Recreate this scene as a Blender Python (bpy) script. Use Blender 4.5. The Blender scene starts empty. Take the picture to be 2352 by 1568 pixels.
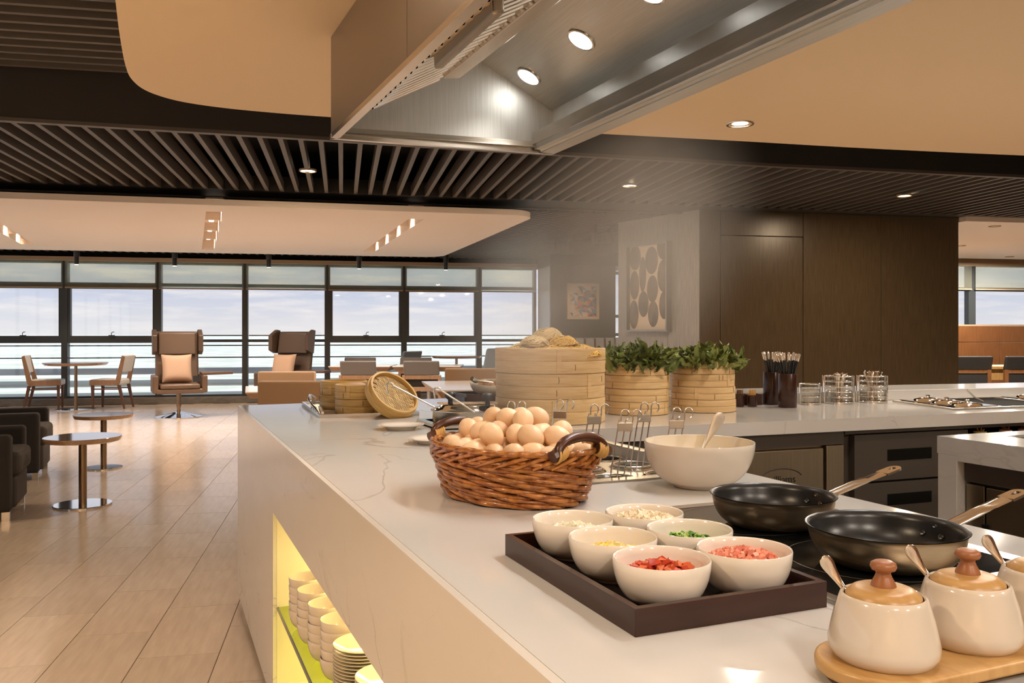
import bpy, math, random
from mathutils import Vector, Matrix
from mathutils.geometry import delaunay_2d_cdt

SC = bpy.context.scene
COL = SC.collection
R = math.radians
PI = math.pi
rnd = random.Random(11)

# ------------------------------------------------------------------ camera
CAM_YAW = R(22.7)
cam_data = bpy.data.cameras.new('camera')
cam_data.sensor_width = 36.0
cam_data.lens = 36.0 * 1950.0 / 2352.0
cam_data.shift_y = -17.0 / 2352.0
cam_data.clip_start = 0.05
cam_data.clip_end = 60000
cam = bpy.data.objects.new('camera', cam_data)
cam.location = (0, 0, 1.23)
cam.rotation_euler = (R(90), 0, -CAM_YAW)
COL.objects.link(cam)
SC.camera = cam

# ------------------------------------------------------------------ world, exposure
SC.view_settings.view_transform = 'Standard'
SC.view_settings.look = 'None'
SC.view_settings.exposure = 0.24
SC.view_settings.gamma = 1.0
SC.view_settings.use_curve_mapping = False
SC.cycles.max_bounces = 10
SC.cycles.diffuse_bounces = 5
SC.cycles.glossy_bounces = 4
SC.cycles.transmission_bounces = 6
SC.cycles.transparent_max_bounces = 12
SC.cycles.volume_bounces = 1
SC.cycles.caustics_reflective = False
SC.cycles.caustics_refractive = False
SC.cycles.sample_clamp_indirect = 4.0
SC.cycles.use_denoising = True
SC.cycles.adaptive_threshold = 0.02
SC.cycles.volume_step_rate = 1.0

world = bpy.data.worlds.new('sky')
SC.world = world
world.use_nodes = True
wn, wl = world.node_tree.nodes, world.node_tree.links
wn.clear()
w_out = wn.new('ShaderNodeOutputWorld')
w_bg = wn.new('ShaderNodeBackground')
w_bg.inputs['Strength'].default_value = 0.86
w_tc = wn.new('ShaderNodeTexCoord')
w_sep = wn.new('ShaderNodeSeparateXYZ')
wl.new(w_tc.outputs['Generated'], w_sep.inputs[0])
w_ramp = wn.new('ShaderNodeValToRGB')
e = w_ramp.color_ramp.elements
e[0].position = 0.0; e[0].color = (0.88, 0.86, 0.89, 1)
e[1].position = 1.0; e[1].color = (0.42, 0.50, 0.74, 1)
for p, c in ((0.02, (0.80, 0.79, 0.87, 1)), (0.05, (0.65, 0.69, 0.86, 1)), (0.15, (0.60, 0.65, 0.83, 1))):
    k = e.new(p); k.color = c
wl.new(w_sep.outputs['Z'], w_ramp.inputs[0])
w_map = wn.new('ShaderNodeMapping')
w_map.inputs['Scale'].default_value = (9.0, 9.0, 70.0)
wl.new(w_tc.outputs['Generated'], w_map.inputs[0])
w_noise = wn.new('ShaderNodeTexNoise')
w_noise.inputs['Scale'].default_value = 1.3
w_noise.inputs['Detail'].default_value = 6.0
w_noise.inputs['Roughness'].default_value = 0.6
wl.new(w_map.outputs[0], w_noise.inputs['Vector'])
w_cr = wn.new('ShaderNodeValToRGB')
w_cr.color_ramp.elements[0].position = 0.45
w_cr.color_ramp.elements[1].position = 0.66
wl.new(w_noise.outputs[0], w_cr.inputs[0])
w_mul = wn.new('ShaderNodeMath'); w_mul.operation = 'MULTIPLY'; w_mul.inputs[1].default_value = 1.0
wl.new(w_cr.outputs[0], w_mul.inputs[0])
w_mix = wn.new('ShaderNodeMix'); w_mix.data_type = 'RGBA'
wl.new(w_mul.outputs[0], w_mix.inputs[0])
wl.new(w_ramp.outputs[0], w_mix.inputs[6])
w_mix.inputs[7].default_value = (0.95, 0.90, 0.92, 1)
wl.new(w_mix.outputs[2], w_bg.inputs['Color'])
wl.new(w_bg.outputs[0], w_out.inputs[0])

def lamp(kind, loc, energy, color, size=0.1, spot=None, blend=0.6, rot=(0, 0, 0), size_y=None):
    d = bpy.data.lights.new('lamp', kind)
    d.energy = energy
    d.color = color
    if kind == 'AREA':
        d.size = size
        if size_y:
            d.shape = 'RECTANGLE'; d.size_y = size_y
        else:
            d.shape = 'DISK'
        if spot: d.spread = R(spot)
    elif kind == 'SPOT':
        d.shadow_soft_size = size; d.spot_size = R(spot); d.spot_blend = blend
    elif kind == 'SUN':
        d.angle = size
    else:
        d.shadow_soft_size = size
    o = bpy.data.objects.new('lamp', d)
    o.location = loc
    o.rotation_euler = rot
    COL.objects.link(o)
    return o

# the sun stands behind the building and lights only the land outside the glass
lamp('SUN', (0, -20, 30), 3.2, (1.0, 0.97, 0.93), 0.02, rot=(R(48), 0, R(28)))

WARM = (1.0, 0.74, 0.48)
SOFTW = (1.0, 0.89, 0.76)
NEUT = (1.0, 0.92, 0.82)
STEAM_DENSITY = 0.9
# visible panel downlight first; the others are unseen lamps added to brighten the kitchen
for x, y, p in ((3.39, 4.36, 22), (1.95, 1.75, 14), (3.9, 2.4, 22), (4.8, 3.4, 24), (0.35, 2.6, 3), (0.25, 0.5, 3),
                (0.35, -1.2, 30), (1.6, -1.8, 34), (3.2, -0.8, 34)):
    lamp('AREA', (x, y, 2.545), p, SOFTW, 0.14)
# unseen warm lamps left of and behind the camera, added for bounce light
for x, y, p in ((-1.6, 0.9, 42), (-2.6, 3.2, 36), (-3.4, -0.6, 76), (-1.4, -2.4, 76), (-4.5, 2.0, 76), (-3.6, 5.6, 40)):
    lamp('AREA', (x, y, 2.90), p * 1.05, WARM, 0.14, spot=125)

# ------------------------------------------------------------------ axes
GA = R(11.4)          # the building grid is turned 11.4 degrees from the cooking island
gr = (math.cos(GA), -math.sin(GA))
gf = (math.sin(GA), math.cos(GA))
def G(u, v, z=0.0):
    return Vector((u * gr[0] + v * gf[0], u * gr[1] + v * gf[1], z))

# ------------------------------------------------------------------ mesh helpers
class MB:
    def __init__(s):
        s.v = []; s.f = []; s.mi = []; s.cur = 0
    def add(s, vs, fs, M=None):
        n = len(s.v)
        if M is not None:
            vs = [M @ Vector(p) for p in vs]
        s.v.extend(tuple(p) for p in vs)
        s.f.extend(tuple(i + n for i in f) for f in fs)
        s.mi.extend([s.cur] * len(fs))
        return s
    def box(s, x0, x1, y0, y1, z0, z1, M=None):
        vs = [(x0, y0, z0), (x1, y0, z0), (x1, y1, z0), (x0, y1, z0), (x0, y0, z1), (x1, y0, z1), (x1, y1, z1), (x0, y1, z1)]
        return s.add(vs, [(0, 3, 2, 1), (4, 5, 6, 7), (0, 1, 5, 4), (1, 2, 6, 5), (2, 3, 7, 6), (3, 0, 4, 7)], M)
    def hexa(s, b, t, M=None):
        return s.add(list(b) + list(t), [(0, 3, 2, 1), (4, 5, 6, 7), (0, 1, 5, 4), (1, 2, 6, 5), (2, 3, 7, 6), (3, 0, 4, 7)], M)
    def lathe(s, prof, n=32, c=(0, 0, 0), M=None, sx=1.0, sy=1.0):
        vs = []; rings = []
        for r, z in prof:
            if r < 1e-6:
                rings.append([len(vs)]); vs.append((c[0], c[1], c[2] + z))
            else:
                rings.append(list(range(len(vs), len(vs) + n)))
                for i in range(n):
                    a = 2 * PI * i / n
                    vs.append((c[0] + r * sx * math.cos(a), c[1] + r * sy * math.sin(a), c[2] + z))
        fs = []
        for A, B in zip(rings, rings[1:]):
            for i in range(n):
                j = (i + 1) % n
                if len(A) == 1 and len(B) == 1: continue
                if len(A) == 1: fs.append((A[0], B[j], B[i]))
                elif len(B) == 1: fs.append((A[i], A[j], B[0]))
                else: fs.append((A[i], A[j], B[j], B[i]))
        return s.add(vs, fs, M)
    def tube(s, pts, r, n=8, closed=False, M=None, flat=1.0):
        pts = [Vector(p) for p in pts]
        m = len(pts)
        rad = r if isinstance(r, (list, tuple)) else [r] * m
        vs = []; up = None
        for i, p in enumerate(pts):
            if closed: t = pts[(i + 1) % m] - pts[i - 1]
            else: t = pts[min(i + 1, m - 1)] - pts[max(i - 1, 0)]
            if t.length < 1e-9: t = Vector((0, 0, 1))
            t.normalize()
            if up is None:
                up = Vector((0, 0, 1)) if abs(t.z) < 0.9 else Vector((1, 0, 0))
            a = up - t * up.dot(t)
            if a.length < 1e-5:
                a = t.orthogonal()
            a.normalize(); up = a; b = t.cross(a)
            for k in range(n):
                q = 2 * PI * k / n
                vs.append(p + a * (rad[i] * math.cos(q) * flat) + b * (rad[i] * math.sin(q)))
        fs = []
        for i in range(m if closed else m - 1):
            j = (i + 1) % m
            for k in range(n):
                l = (k + 1) % n
                fs.append((i * n + k, i * n + l, j * n + l, j * n + k))
        if not closed:
            fs.append(tuple(range(n - 1, -1, -1)))
            fs.append(tuple((m - 1) * n + k for k in range(n)))
        return s.add(vs, fs, M)
    def prism(s, poly, z0, z1, M=None):
        n = len(poly)
        vs = [(p[0], p[1], z0) for p in poly] + [(p[0], p[1], z1) for p in poly]
        fs = [tuple(range(n - 1, -1, -1)), tuple(range(n, 2 * n))]
        fs += [(i, (i + 1) % n, n + (i + 1) % n, n + i) for i in range(n)]
        return s.add(vs, fs, M)
    def plate(s, outer, holes, z0, z1, M=None):
        """flat plate with holes; outer CCW, holes any order"""
        pts = []; edges = []
        loops = [list(outer)] + [list(h) for h in holes]
        for L in loops:
            b = len(pts); k = len(L)
            pts += [Vector((p[0], p[1])) for p in L]
            edges += [(b + i, b + (i + 1) % k) for i in range(k)]
        ov, oe, of, a1, a2, a3 = delaunay_2d_cdt(pts, edges, [], 4, 1e-6)
        hb = []
        for h in holes:
            xs = [p[0] for p in h]; ys = [p[1] for p in h]
            hb.append(h)
        def inside(pt, poly):
            c = False; n = len(poly)
            for i in range(n):
                x1, y1 = poly[i]; x2, y2 = poly[(i + 1) % n]
                if (y1 > pt[1]) != (y2 > pt[1]) and pt[0] < (x2 - x1) * (pt[1] - y1) / (y2 - y1) + x1: c = not c
            return c
        n = len(ov)
        vs = [(p[0], p[1], z1) for p in ov] + [(p[0], p[1], z0) for p in ov]
        fs = []
        for f in of:
            cx = sum(ov[i][0] for i in f) / len(f); cy = sum(ov[i][1] for i in f) / len(f)
            if any(inside((cx, cy), h) for h in hb): continue
            ar = sum(ov[f[i]][0] * ov[f[(i + 1) % len(f)]][1] - ov[f[(i + 1) % len(f)]][0] * ov[f[i]][1] for i in range(len(f)))
            f = list(f) if ar > 0 else list(reversed(f))
            fs.append(tuple(f)); fs.append(tuple(n + i for i in reversed(f)))
        s.add(vs, fs, M)
        for L in loops:
            k = len(L)
            s.add([(p[0], p[1], z0) for p in L] + [(p[0], p[1], z1) for p in L],
                  [(i, (i + 1) % k, k + (i + 1) % k, k + i) for i in range(k)], M)
        return s

def rot(rx=0, ry=0, rz=0, t=(0, 0, 0)):
    return Matrix.Translation(t) @ Matrix.Rotation(rz, 4, 'Z') @ Matrix.Rotation(ry, 4, 'Y') @ Matrix.Rotation(rx, 4, 'X')

def frame_from(axis, t=(0, 0, 0)):
    """matrix whose local z points along axis"""
    return Matrix.Translation(t) @ Vector(axis).normalized().to_track_quat('Z', 'Y').to_matrix().to_4x4()

def rrect(x0, x1, y0, y1, r, n=5):
    out = []
    for cx, cy, a0 in ((x1 - r, y1 - r, 0), (x0 + r, y1 - r, 90), (x0 + r, y0 + r, 180), (x1 - r, y0 + r, 270)):
        for i in range(n + 1):
            a = R(a0 + 90 * i / n)
            out.append((cx + r * math.cos(a), cy + r * math.sin(a)))
    return out

def circ(x, y, r, n=32):
    return [(x + r * math.cos(2 * PI * i / n), y + r * math.sin(2 * PI * i / n)) for i in range(n)]

def ob(name, mb, m, parent=None, loc=None, rz=0.0, smooth=40, bev=0.0, seg=2, kind=None, label=None):
    me = bpy.data.meshes.new(name)
    me.from_pydata(mb.v, [], mb.f)
    mats = m if isinstance(m, (list, tuple)) else [m]
    for k in mats: me.materials.append(k)
    if len(mats) > 1:
        me.polygons.foreach_set('material_index', mb.mi)
    if smooth:
        me.polygons.foreach_set('use_smooth', [True] * len(me.polygons))
        me.set_sharp_from_angle(angle=R(smooth))
    me.update()
    o = bpy.data.objects.new(name, me)
    COL.objects.link(o)
    if loc is not None: o.location = loc
    if rz: o.rotation_euler = (0, 0, rz)
    if parent: o.parent = parent
    if bev:
        b = o.modifiers.new('bevel', 'BEVEL'); b.width = bev; b.segments = seg; b.limit_method = 'ANGLE'; b.angle_limit = R(50)
        b.harden_normals = False
    if kind: o['kind'] = kind
    if label: o['label'] = label
    return o

def tag(o, label, cat, group=None):
    o['label'] = label; o['category'] = cat
    if group: o['group'] = group
    return o

def thing(name, label, cat, loc=(0, 0, 0), rz=0.0, group=None):
    o = bpy.data.objects.new(name, None)
    o.empty_display_size = 0.05
    COL.objects.link(o); o.location = loc; o.rotation_euler = (0, 0, rz)
    return tag(o, label, cat, group)

def struct(name, mb, m, **k):
    o = ob(name, mb, m, **k); o['kind'] = 'structure'; return o

def copy_tree(o, parent=None):
    c = o.copy(); COL.objects.link(c); c.parent = parent
    for ch in list(o.children):
        copy_tree(ch, c)
    return c

def again(root, loc, rz=None, label=None, group=None):
    c = copy_tree(root)
    c.location = loc
    if rz is not None: c.rotation_euler = (0, 0, rz)
    if label: c['label'] = label
    if group: c['group'] = group
    return c

ORD = ['topmost', 'second from top', 'third from top', 'fourth from top', 'fifth from top', 'sixth from top', 'seventh from top',
       'eighth from top', 'ninth from top', 'tenth from top', 'eleventh from top', 'twelfth from top', 'thirteenth from top',
       'fourteenth from top', 'fifteenth from top', 'sixteenth from top', 'seventeenth from top', 'eighteenth from top', 'nineteenth from top', 'twentieth from top']

# ------------------------------------------------------------------ materials
def mat(name, col, rough=0.5, metal=0.0, col2=None, scale=(1, 1, 1), nscale=5.0, detail=4.0, lo=0.35, hi=0.65, bump=0.0, rvar=0.0,
        coat=0.0, spec=0.5, sheen=0.0, emit=None, estr=0.0, vec='Object', distort=0.0, bdist=0.01, sss=0.0):
    m = bpy.data.materials.new(name)
    m.use_nodes = True
    nt = m.node_tree; n = nt.nodes; l = nt.links
    b = n['Principled BSDF']
    b.inputs['Base Color'].default_value = (*col, 1)
    b.inputs['Roughness'].default_value = rough
    b.inputs['Metallic'].default_value = metal
    b.inputs['Specular IOR Level'].default_value = spec
    b.inputs['Coat Weight'].default_value = coat
    b.inputs['Coat Roughness'].default_value = 0.08
    b.inputs['Sheen Weight'].default_value = sheen
    if sss:
        b.inputs['Subsurface Weight'].default_value = sss
        b.inputs['Subsurface Radius'].default_value = (0.01, 0.006, 0.003)
    if emit:
        b.inputs['Emission Color'].default_value = (*emit, 1); b.inputs['Emission Strength'].default_value = estr
    src = None
    if col2 is not None or bump:
        tc = n.new('ShaderNodeTexCoord'); mp = n.new('ShaderNodeMapping')
        mp.inputs['Scale'].default_value = scale
        l.new(tc.outputs[vec], mp.inputs[0])
        nz = n.new('ShaderNodeTexNoise')
        nz.inputs['Scale'].default_value = nscale; nz.inputs['Detail'].default_value = detail
        nz.inputs['Distortion'].default_value = distort
        l.new(mp.outputs[0], nz.inputs['Vector'])
        if col2 is not None:
            cr = n.new('ShaderNodeValToRGB')
            cr.color_ramp.elements[0].position = lo; cr.color_ramp.elements[0].color = (*col, 1)
            cr.color_ramp.elements[1].position = hi; cr.color_ramp.elements[1].color = (*col2, 1)
            l.new(nz.outputs[0], cr.inputs[0])
            src = cr.outputs[0]
        if bump:
            bp = n.new('ShaderNodeBump'); bp.inputs['Strength'].default_value = bump; bp.inputs['Distance'].default_value = bdist
            l.new(nz.outputs[0], bp.inputs['Height']); l.new(bp.outputs[0], b.inputs['Normal'])
    if rvar:
        oi = n.new('ShaderNodeObjectInfo')
        mr = n.new('ShaderNodeMapRange'); mr.inputs['To Min'].default_value = 1 - rvar; mr.inputs['To Max'].default_value = 1 + rvar
        l.new(oi.outputs['Random'], mr.inputs['Value'])
        hs = n.new('ShaderNodeHueSaturation')
        l.new(mr.outputs[0], hs.inputs['Value'])
        if src is not None: l.new(src, hs.inputs['Color'])
        else: hs.inputs['Color'].default_value = (*col, 1)
        src = hs.outputs[0]
    if src is not None: l.new(src, b.inputs['Base Color'])
    return m

def emission(name, col, strength):
    m = bpy.data.materials.new(name); m.use_nodes = True
    n = m.node_tree.nodes; n.clear()
    o = n.new('ShaderNodeOutputMaterial'); e = n.new('ShaderNodeEmission')
    e.inputs[0].default_value = (*col, 1); e.inputs[1].default_value = strength
    m.node_tree.links.new(e.outputs[0], o.inputs[0])
    return m

def glass_mat(name, tint, refl=0.12):
    m = bpy.data.materials.new(name); m.use_nodes = True
    n = m.node_tree.nodes; l = m.node_tree.links; n.clear()
    o = n.new('ShaderNodeOutputMaterial'); mx = n.new('ShaderNodeMixShader')
    t = n.new('ShaderNodeBsdfTransparent'); t.inputs[0].default_value = (*tint, 1)
    g = n.new('ShaderNodeBsdfGlossy'); g.inputs['Roughness'].default_value = 0.02
    lw_ = n.new('ShaderNodeLayerWeight'); lw_.inputs[0].default_value = 0.5
    pw = n.new('ShaderNodeMath'); pw.operation = 'POWER'; pw.inputs[1].default_value = 4.0
    l.new(lw_.outputs['Facing'], pw.inputs[0])
    mu = n.new('ShaderNodeMath'); mu.operation = 'MULTIPLY_ADD'; mu.inputs[1].default_value = refl * 5; mu.inputs[2].default_value = refl * 0.4
    l.new(pw.outputs[0], mu.inputs[0]); l.new(mu.outputs[0], mx.inputs[0])
    l.new(t.outputs[0], mx.inputs[1]); l.new(g.outputs[0], mx.inputs[2]); l.new(mx.outputs[0], o.inputs[0])
    return m

def blind_mat(name):
    m = bpy.data.materials.new(name); m.use_nodes = True
    n = m.node_tree.nodes; l = m.node_tree.links; n.clear()
    o = n.new('ShaderNodeOutputMaterial')
    t = n.new('ShaderNodeBsdfTransparent'); t.inputs[0].default_value = (0.98, 0.97, 0.87, 1)
    tr = n.new('ShaderNodeBsdfTranslucent'); tr.inputs[0].default_value = (0.80, 0.84, 0.78, 1)
    d = n.new('ShaderNodeBsdfDiffuse'); d.inputs[0].default_value = (0.45, 0.44, 0.39, 1)
    a = n.new('ShaderNodeMixShader'); a.inputs[0].default_value = 0.5
    b = n.new('ShaderNodeMixShader'); b.inputs[0].default_value = 0.74
    l.new(tr.outputs[0], a.inputs[1]); l.new(d.outputs[0], a.inputs[2])
    l.new(a.outputs[0], b.inputs[1]); l.new(t.outputs[0], b.inputs[2]); l.new(b.outputs[0], o.inputs[0])
    return m

def marble_mat(name, base, vein, rough=0.1, scale=1.0, amount=0.55):
    m = bpy.data.materials.new(name); m.use_nodes = True
    nt = m.node_tree; n = nt.nodes; l = nt.links
    b = n['Principled BSDF']; b.inputs['Roughness'].default_value = rough
    tc = n.new('ShaderNodeTexCoord')
    mp = n.new('ShaderNodeMapping'); mp.inputs['Scale'].default_value = (scale, scale * 0.45, scale); mp.inputs['Rotation'].default_value = (0, 0, R(35))
    l.new(tc.outputs['Object'], mp.inputs[0])
    nz = n.new('ShaderNodeTexNoise'); nz.inputs['Scale'].default_value = 2.2; nz.inputs['Detail'].default_value = 8; nz.inputs['Distortion'].default_value = 1.2
    l.new(mp.outputs[0], nz.inputs['Vector'])
    cr = n.new('ShaderNodeValToRGB'); ce = cr.color_ramp.elements
    ce[0].position = 0.492; ce[0].color = (0, 0, 0, 1); ce[1].position = 0.508; ce[1].color = (0, 0, 0, 1)
    k = ce.new(0.50); k.color = (1, 1, 1, 1)
    l.new(nz.outputs[0], cr.inputs[0])
    n2 = n.new('ShaderNodeTexNoise'); n2.inputs['Scale'].default_value = 1.6; n2.inputs['Detail'].default_value = 3
    l.new(mp.outputs[0], n2.inputs['Vector'])
    mr = n.new('ShaderNodeMapRange'); mr.inputs['From Min'].default_value = 0.48; mr.inputs['From Max'].default_value = 0.7; mr.inputs['To Max'].default_value = amount
    l.new(n2.outputs[0], mr.inputs[0])
    mu = n.new('ShaderNodeMath'); mu.operation = 'MULTIPLY'
    l.new(cr.outputs[0], mu.inputs[0]); l.new(mr.outputs[0], mu.inputs[1])
    n3 = n.new('ShaderNodeTexNoise'); n3.inputs['Scale'].default_value = 5; n3.inputs['Detail'].default_value = 5
    l.new(mp.outputs[0], n3.inputs['Vector'])
    mc = n.new('ShaderNodeMix'); mc.data_type = 'RGBA'
    mc.inputs[6].default_value = (*base, 1); mc.inputs[7].default_value = (base[0] * 0.9, base[1] * 0.89, base[2] * 0.88, 1)
    l.new(n3.outputs[0], mc.inputs[0])
    mx = n.new('ShaderNodeMix'); mx.data_type = 'RGBA'
    l.new(mu.outputs[0], mx.inputs[0]); l.new(mc.outputs[2], mx.inputs[6]); mx.inputs[7].default_value = (*vein, 1)
    l.new(mx.outputs[2], b.inputs['Base Color'])
    return m

m_tile = mat('floor tile', (0.52, 0.42, 0.335), 0.17, col2=(0.58, 0.475, 0.385), scale=(9, 1.2, 1), nscale=4, detail=6, rvar=0.05, bump=0.02, bdist=0.001)
m_grout = mat('grout', (0.20, 0.145, 0.10), 0.8)
m_marble = marble_mat('white marble', (0.655, 0.64, 0.615), (0.30, 0.28, 0.26), 0.09, 1.0, 0.7)
m_marble_front = marble_mat('marble panel', (0.70, 0.66, 0.60), (0.36, 0.31, 0.25), 0.16, 1.4, 0.8)
m_slat = mat('dark slat', (0.085, 0.072, 0.062), 0.55)
m_void = mat('black void', (0.012, 0.011, 0.010), 0.9)
m_fascia = mat('black fascia', (0.022, 0.019, 0.017), 0.6)
m_cream = mat('cream ceiling paint', (0.82, 0.64, 0.42), 0.7)
m_cream2 = mat('pale ceiling paint', (0.80, 0.70, 0.61), 0.6)
m_wallwood = mat('dark veneer', (0.060, 0.041, 0.022), 0.30, col2=(0.088, 0.062, 0.036), scale=(14, 14, 0.7), nscale=6, detail=8, bump=0.12, bdist=0.002)
m_veneer_daylit = mat('veneer with painted daylight', (0.26, 0.25, 0.235), 0.32, col2=(0.37, 0.36, 0.34), scale=(14, 14, 0.7), nscale=6, detail=8, bump=0.12, bdist=0.002)  # same veneer as the dark walls, lightened to paint in daylight from the left
m_orangewood = mat('orange veneer', (0.15, 0.062, 0.022), 0.35, col2=(0.19, 0.08, 0.03), scale=(8, 8, 0.8), nscale=5, detail=6)
m_tan = mat('tan bulkhead', (0.40, 0.29, 0.19), 0.6)
m_beige = mat('beige wall paint', (0.62, 0.50, 0.38), 0.7)
m_alu = mat('dark window frame', (0.036, 0.042, 0.046), 0.4)
m_alu_rail = mat('dark rail', (0.035, 0.045, 0.045), 0.4)
m_pane = glass_mat('window glass', (0.97, 0.985, 0.98), 0.10)
m_blind = blind_mat('roller blind cloth')
m_sill = mat('brown stone sill', (0.14, 0.125, 0.105), 0.45, col2=(0.19, 0.17, 0.145), scale=(2, 2, 6), nscale=4)
m_louver = mat('white louvre', (0.60, 0.65, 0.65), 0.5)
m_steel = mat('brushed steel', (0.60, 0.56, 0.50), 0.27, 1.0, col2=(0.66, 0.62, 0.56), scale=(1, 1, 60), nscale=6)
m_steelh = mat('hood steel', (0.56, 0.565, 0.55), 0.36, 1.0, col2=(0.62, 0.625, 0.61), scale=(50, 1, 1), nscale=5)
m_sheet = mat('satin hood end', (0.50, 0.505, 0.48), 0.55, 1.0, col2=(0.57, 0.575, 0.55), scale=(40, 1, 1), nscale=5)
m_hoodout = mat('bronze hood steel', (0.36, 0.30, 0.23), 0.42, 1.0)
m_chrome = mat('chrome', (0.80, 0.78, 0.75), 0.06, 1.0)
m_wire = mat('steel wire', (0.82, 0.79, 0.75), 0.28, 1.0)
m_bamboo = mat('bamboo', (0.66, 0.44, 0.20), 0.5, col2=(0.76, 0.55, 0.29), scale=(3, 3, 40), nscale=4, detail=5, rvar=0.05)
m_bamboo_dark = mat('bamboo end', (0.30, 0.17, 0.05), 0.5, col2=(0.62, 0.40, 0.16), scale=(3, 3, 40), nscale=4, detail=5)
m_bamboo_y = mat('yellow bamboo', (0.52, 0.315, 0.085), 0.4, col2=(0.66, 0.43, 0.15), scale=(3, 3, 30), nscale=4, detail=5, rvar=0.05)
m_strip = mat('bamboo strip', (0.34, 0.20, 0.06), 0.45, col2=(0.55, 0.38, 0.15), scale=(20, 4, 4), nscale=5, rvar=0.22)
m_lash = mat('lashing', (0.16, 0.08, 0.03), 0.6)
m_wicker = mat('willow', (0.26, 0.075, 0.014), 0.26, col2=(0.52, 0.21, 0.05), scale=(9, 9, 9), nscale=6, detail=4, rvar=0.18, coat=0.3)
m_wicker_shade = mat('shaded willow', (0.10, 0.028, 0.007), 0.4)
m_cane = mat('pale cane wrap', (0.62, 0.36, 0.10), 0.4, rvar=0.1)
m_darkwood = mat('dark varnished wood', (0.06, 0.019, 0.008), 0.3, col2=(0.10, 0.034, 0.014), scale=(1, 1, 12), nscale=6)
m_egg = mat('eggshell', (0.80, 0.535, 0.31), 0.42, col2=(0.84, 0.59, 0.37), nscale=40, rvar=0.09, sss=0.1)
m_china = mat('white china', (0.86, 0.78, 0.68), 0.10, coat=0.4)
m_china2 = mat('cream china', (0.66, 0.575, 0.475), 0.12, coat=0.4)
m_lacquer = mat('dark brown lacquer', (0.034, 0.011, 0.007), 0.24, col2=(0.044, 0.015, 0.010), scale=(1, 8, 8), nscale=6)
m_lacquer_in = mat('black lacquer inside', (0.018, 0.013, 0.012), 0.28)
m_hob = mat('black ceramic glass', (0.008, 0.008, 0.008), 0.05)
m_hobring = mat('printed ring', (0.20, 0.19, 0.17), 0.3)
m_pan_in = mat('non-stick coating', (0.012, 0.012, 0.012), 0.30, bump=0.05, nscale=300, bdist=0.001)
m_pan_out = mat('bronzed steel', (0.58, 0.47, 0.32), 0.33, 1.0, col2=(0.50, 0.42, 0.30), scale=(1, 1, 50), nscale=5)
m_leather = mat('brown leather', (0.125, 0.072, 0.042), 0.42)
m_leather_d = mat('dark brown leather', (0.090, 0.058, 0.040), 0.42)
m_leatherback = mat('grey shell', (0.40, 0.42, 0.45), 0.3)
m_tanfab = mat('tan upholstery', (0.275, 0.165, 0.085), 0.8, sheen=0.2)
m_darkfab = mat('charcoal brown upholstery', (0.018, 0.014, 0.012), 0.85)
m_seatfab = mat('taupe seat upholstery', (0.058, 0.048, 0.042), 0.9, bump=0.1, nscale=400, bdist=0.001)
m_greyfab = mat('grey upholstery', (0.14, 0.125, 0.115), 0.8, sheen=0.2)
m_bluefab = mat('blue grey upholstery', (0.17, 0.21, 0.25), 0.8, sheen=0.2)
m_whitefab = mat('off-white upholstery', (0.80, 0.78, 0.74), 0.6)
m_cushion = mat('peach cushion', (0.54, 0.36, 0.25), 0.9)
m_chairwood = mat('brown chair wood', (0.30, 0.17, 0.095), 0.4, col2=(0.36, 0.21, 0.12), scale=(8, 8, 1), nscale=5)
m_chairwood_d = mat('dark chair wood', (0.12, 0.050, 0.024), 0.4)
m_blackfab = mat('black upholstery', (0.014, 0.012, 0.011), 0.7)
m_oak = mat('oak top', (0.36, 0.20, 0.10), 0.05, coat=1.0, spec=1.0, col2=(0.42, 0.25, 0.13), scale=(2, 12, 2), nscale=5)
m_whitetop = mat('white table top', (0.78, 0.74, 0.70), 0.14)
m_stain = mat('bronze tube', (0.30, 0.21, 0.13), 0.3, 1.0)
m_lid = mat('light wood lid', (0.44, 0.24, 0.075), 0.35, col2=(0.56, 0.34, 0.13), scale=(12, 2, 2), nscale=5)
m_knob = mat('reddish wood knob', (0.27, 0.095, 0.035), 0.35, col2=(0.33, 0.13, 0.05), scale=(2, 2, 10), nscale=5)
m_black = mat('black plastic', (0.02, 0.02, 0.022), 0.4)
m_darkcab = mat('dark brown cabinet', (0.060, 0.048, 0.038), 0.4)
m_cabslot = mat('black recess', (0.006, 0.006, 0.005), 0.8, spec=0.1)
m_cabsteel = mat('fridge steel', (0.30, 0.245, 0.17), 0.33, 1.0, col2=(0.35, 0.29, 0.21), scale=(60, 1, 1), nscale=5)
m_chop = mat('black chopstick', (0.012, 0.012, 0.012), 0.3)
m_silver = mat('silver cap', (0.80, 0.72, 0.62), 0.22, 1.0)
m_copperspoon = mat('polished spoon steel', (0.78, 0.68, 0.58), 0.14, 1.0)
m_glassgreen = glass_mat('green glass', (0.78, 0.86, 0.42), 0.14)
m_glassedge = mat('glass edge', (0.10, 0.13, 0.12), 0.15)
m_clear = glass_mat('clear glass', (0.93, 0.93, 0.91), 0.2)
m_niche = mat('niche lining', (0.80, 0.74, 0.58), 0.5)
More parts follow.
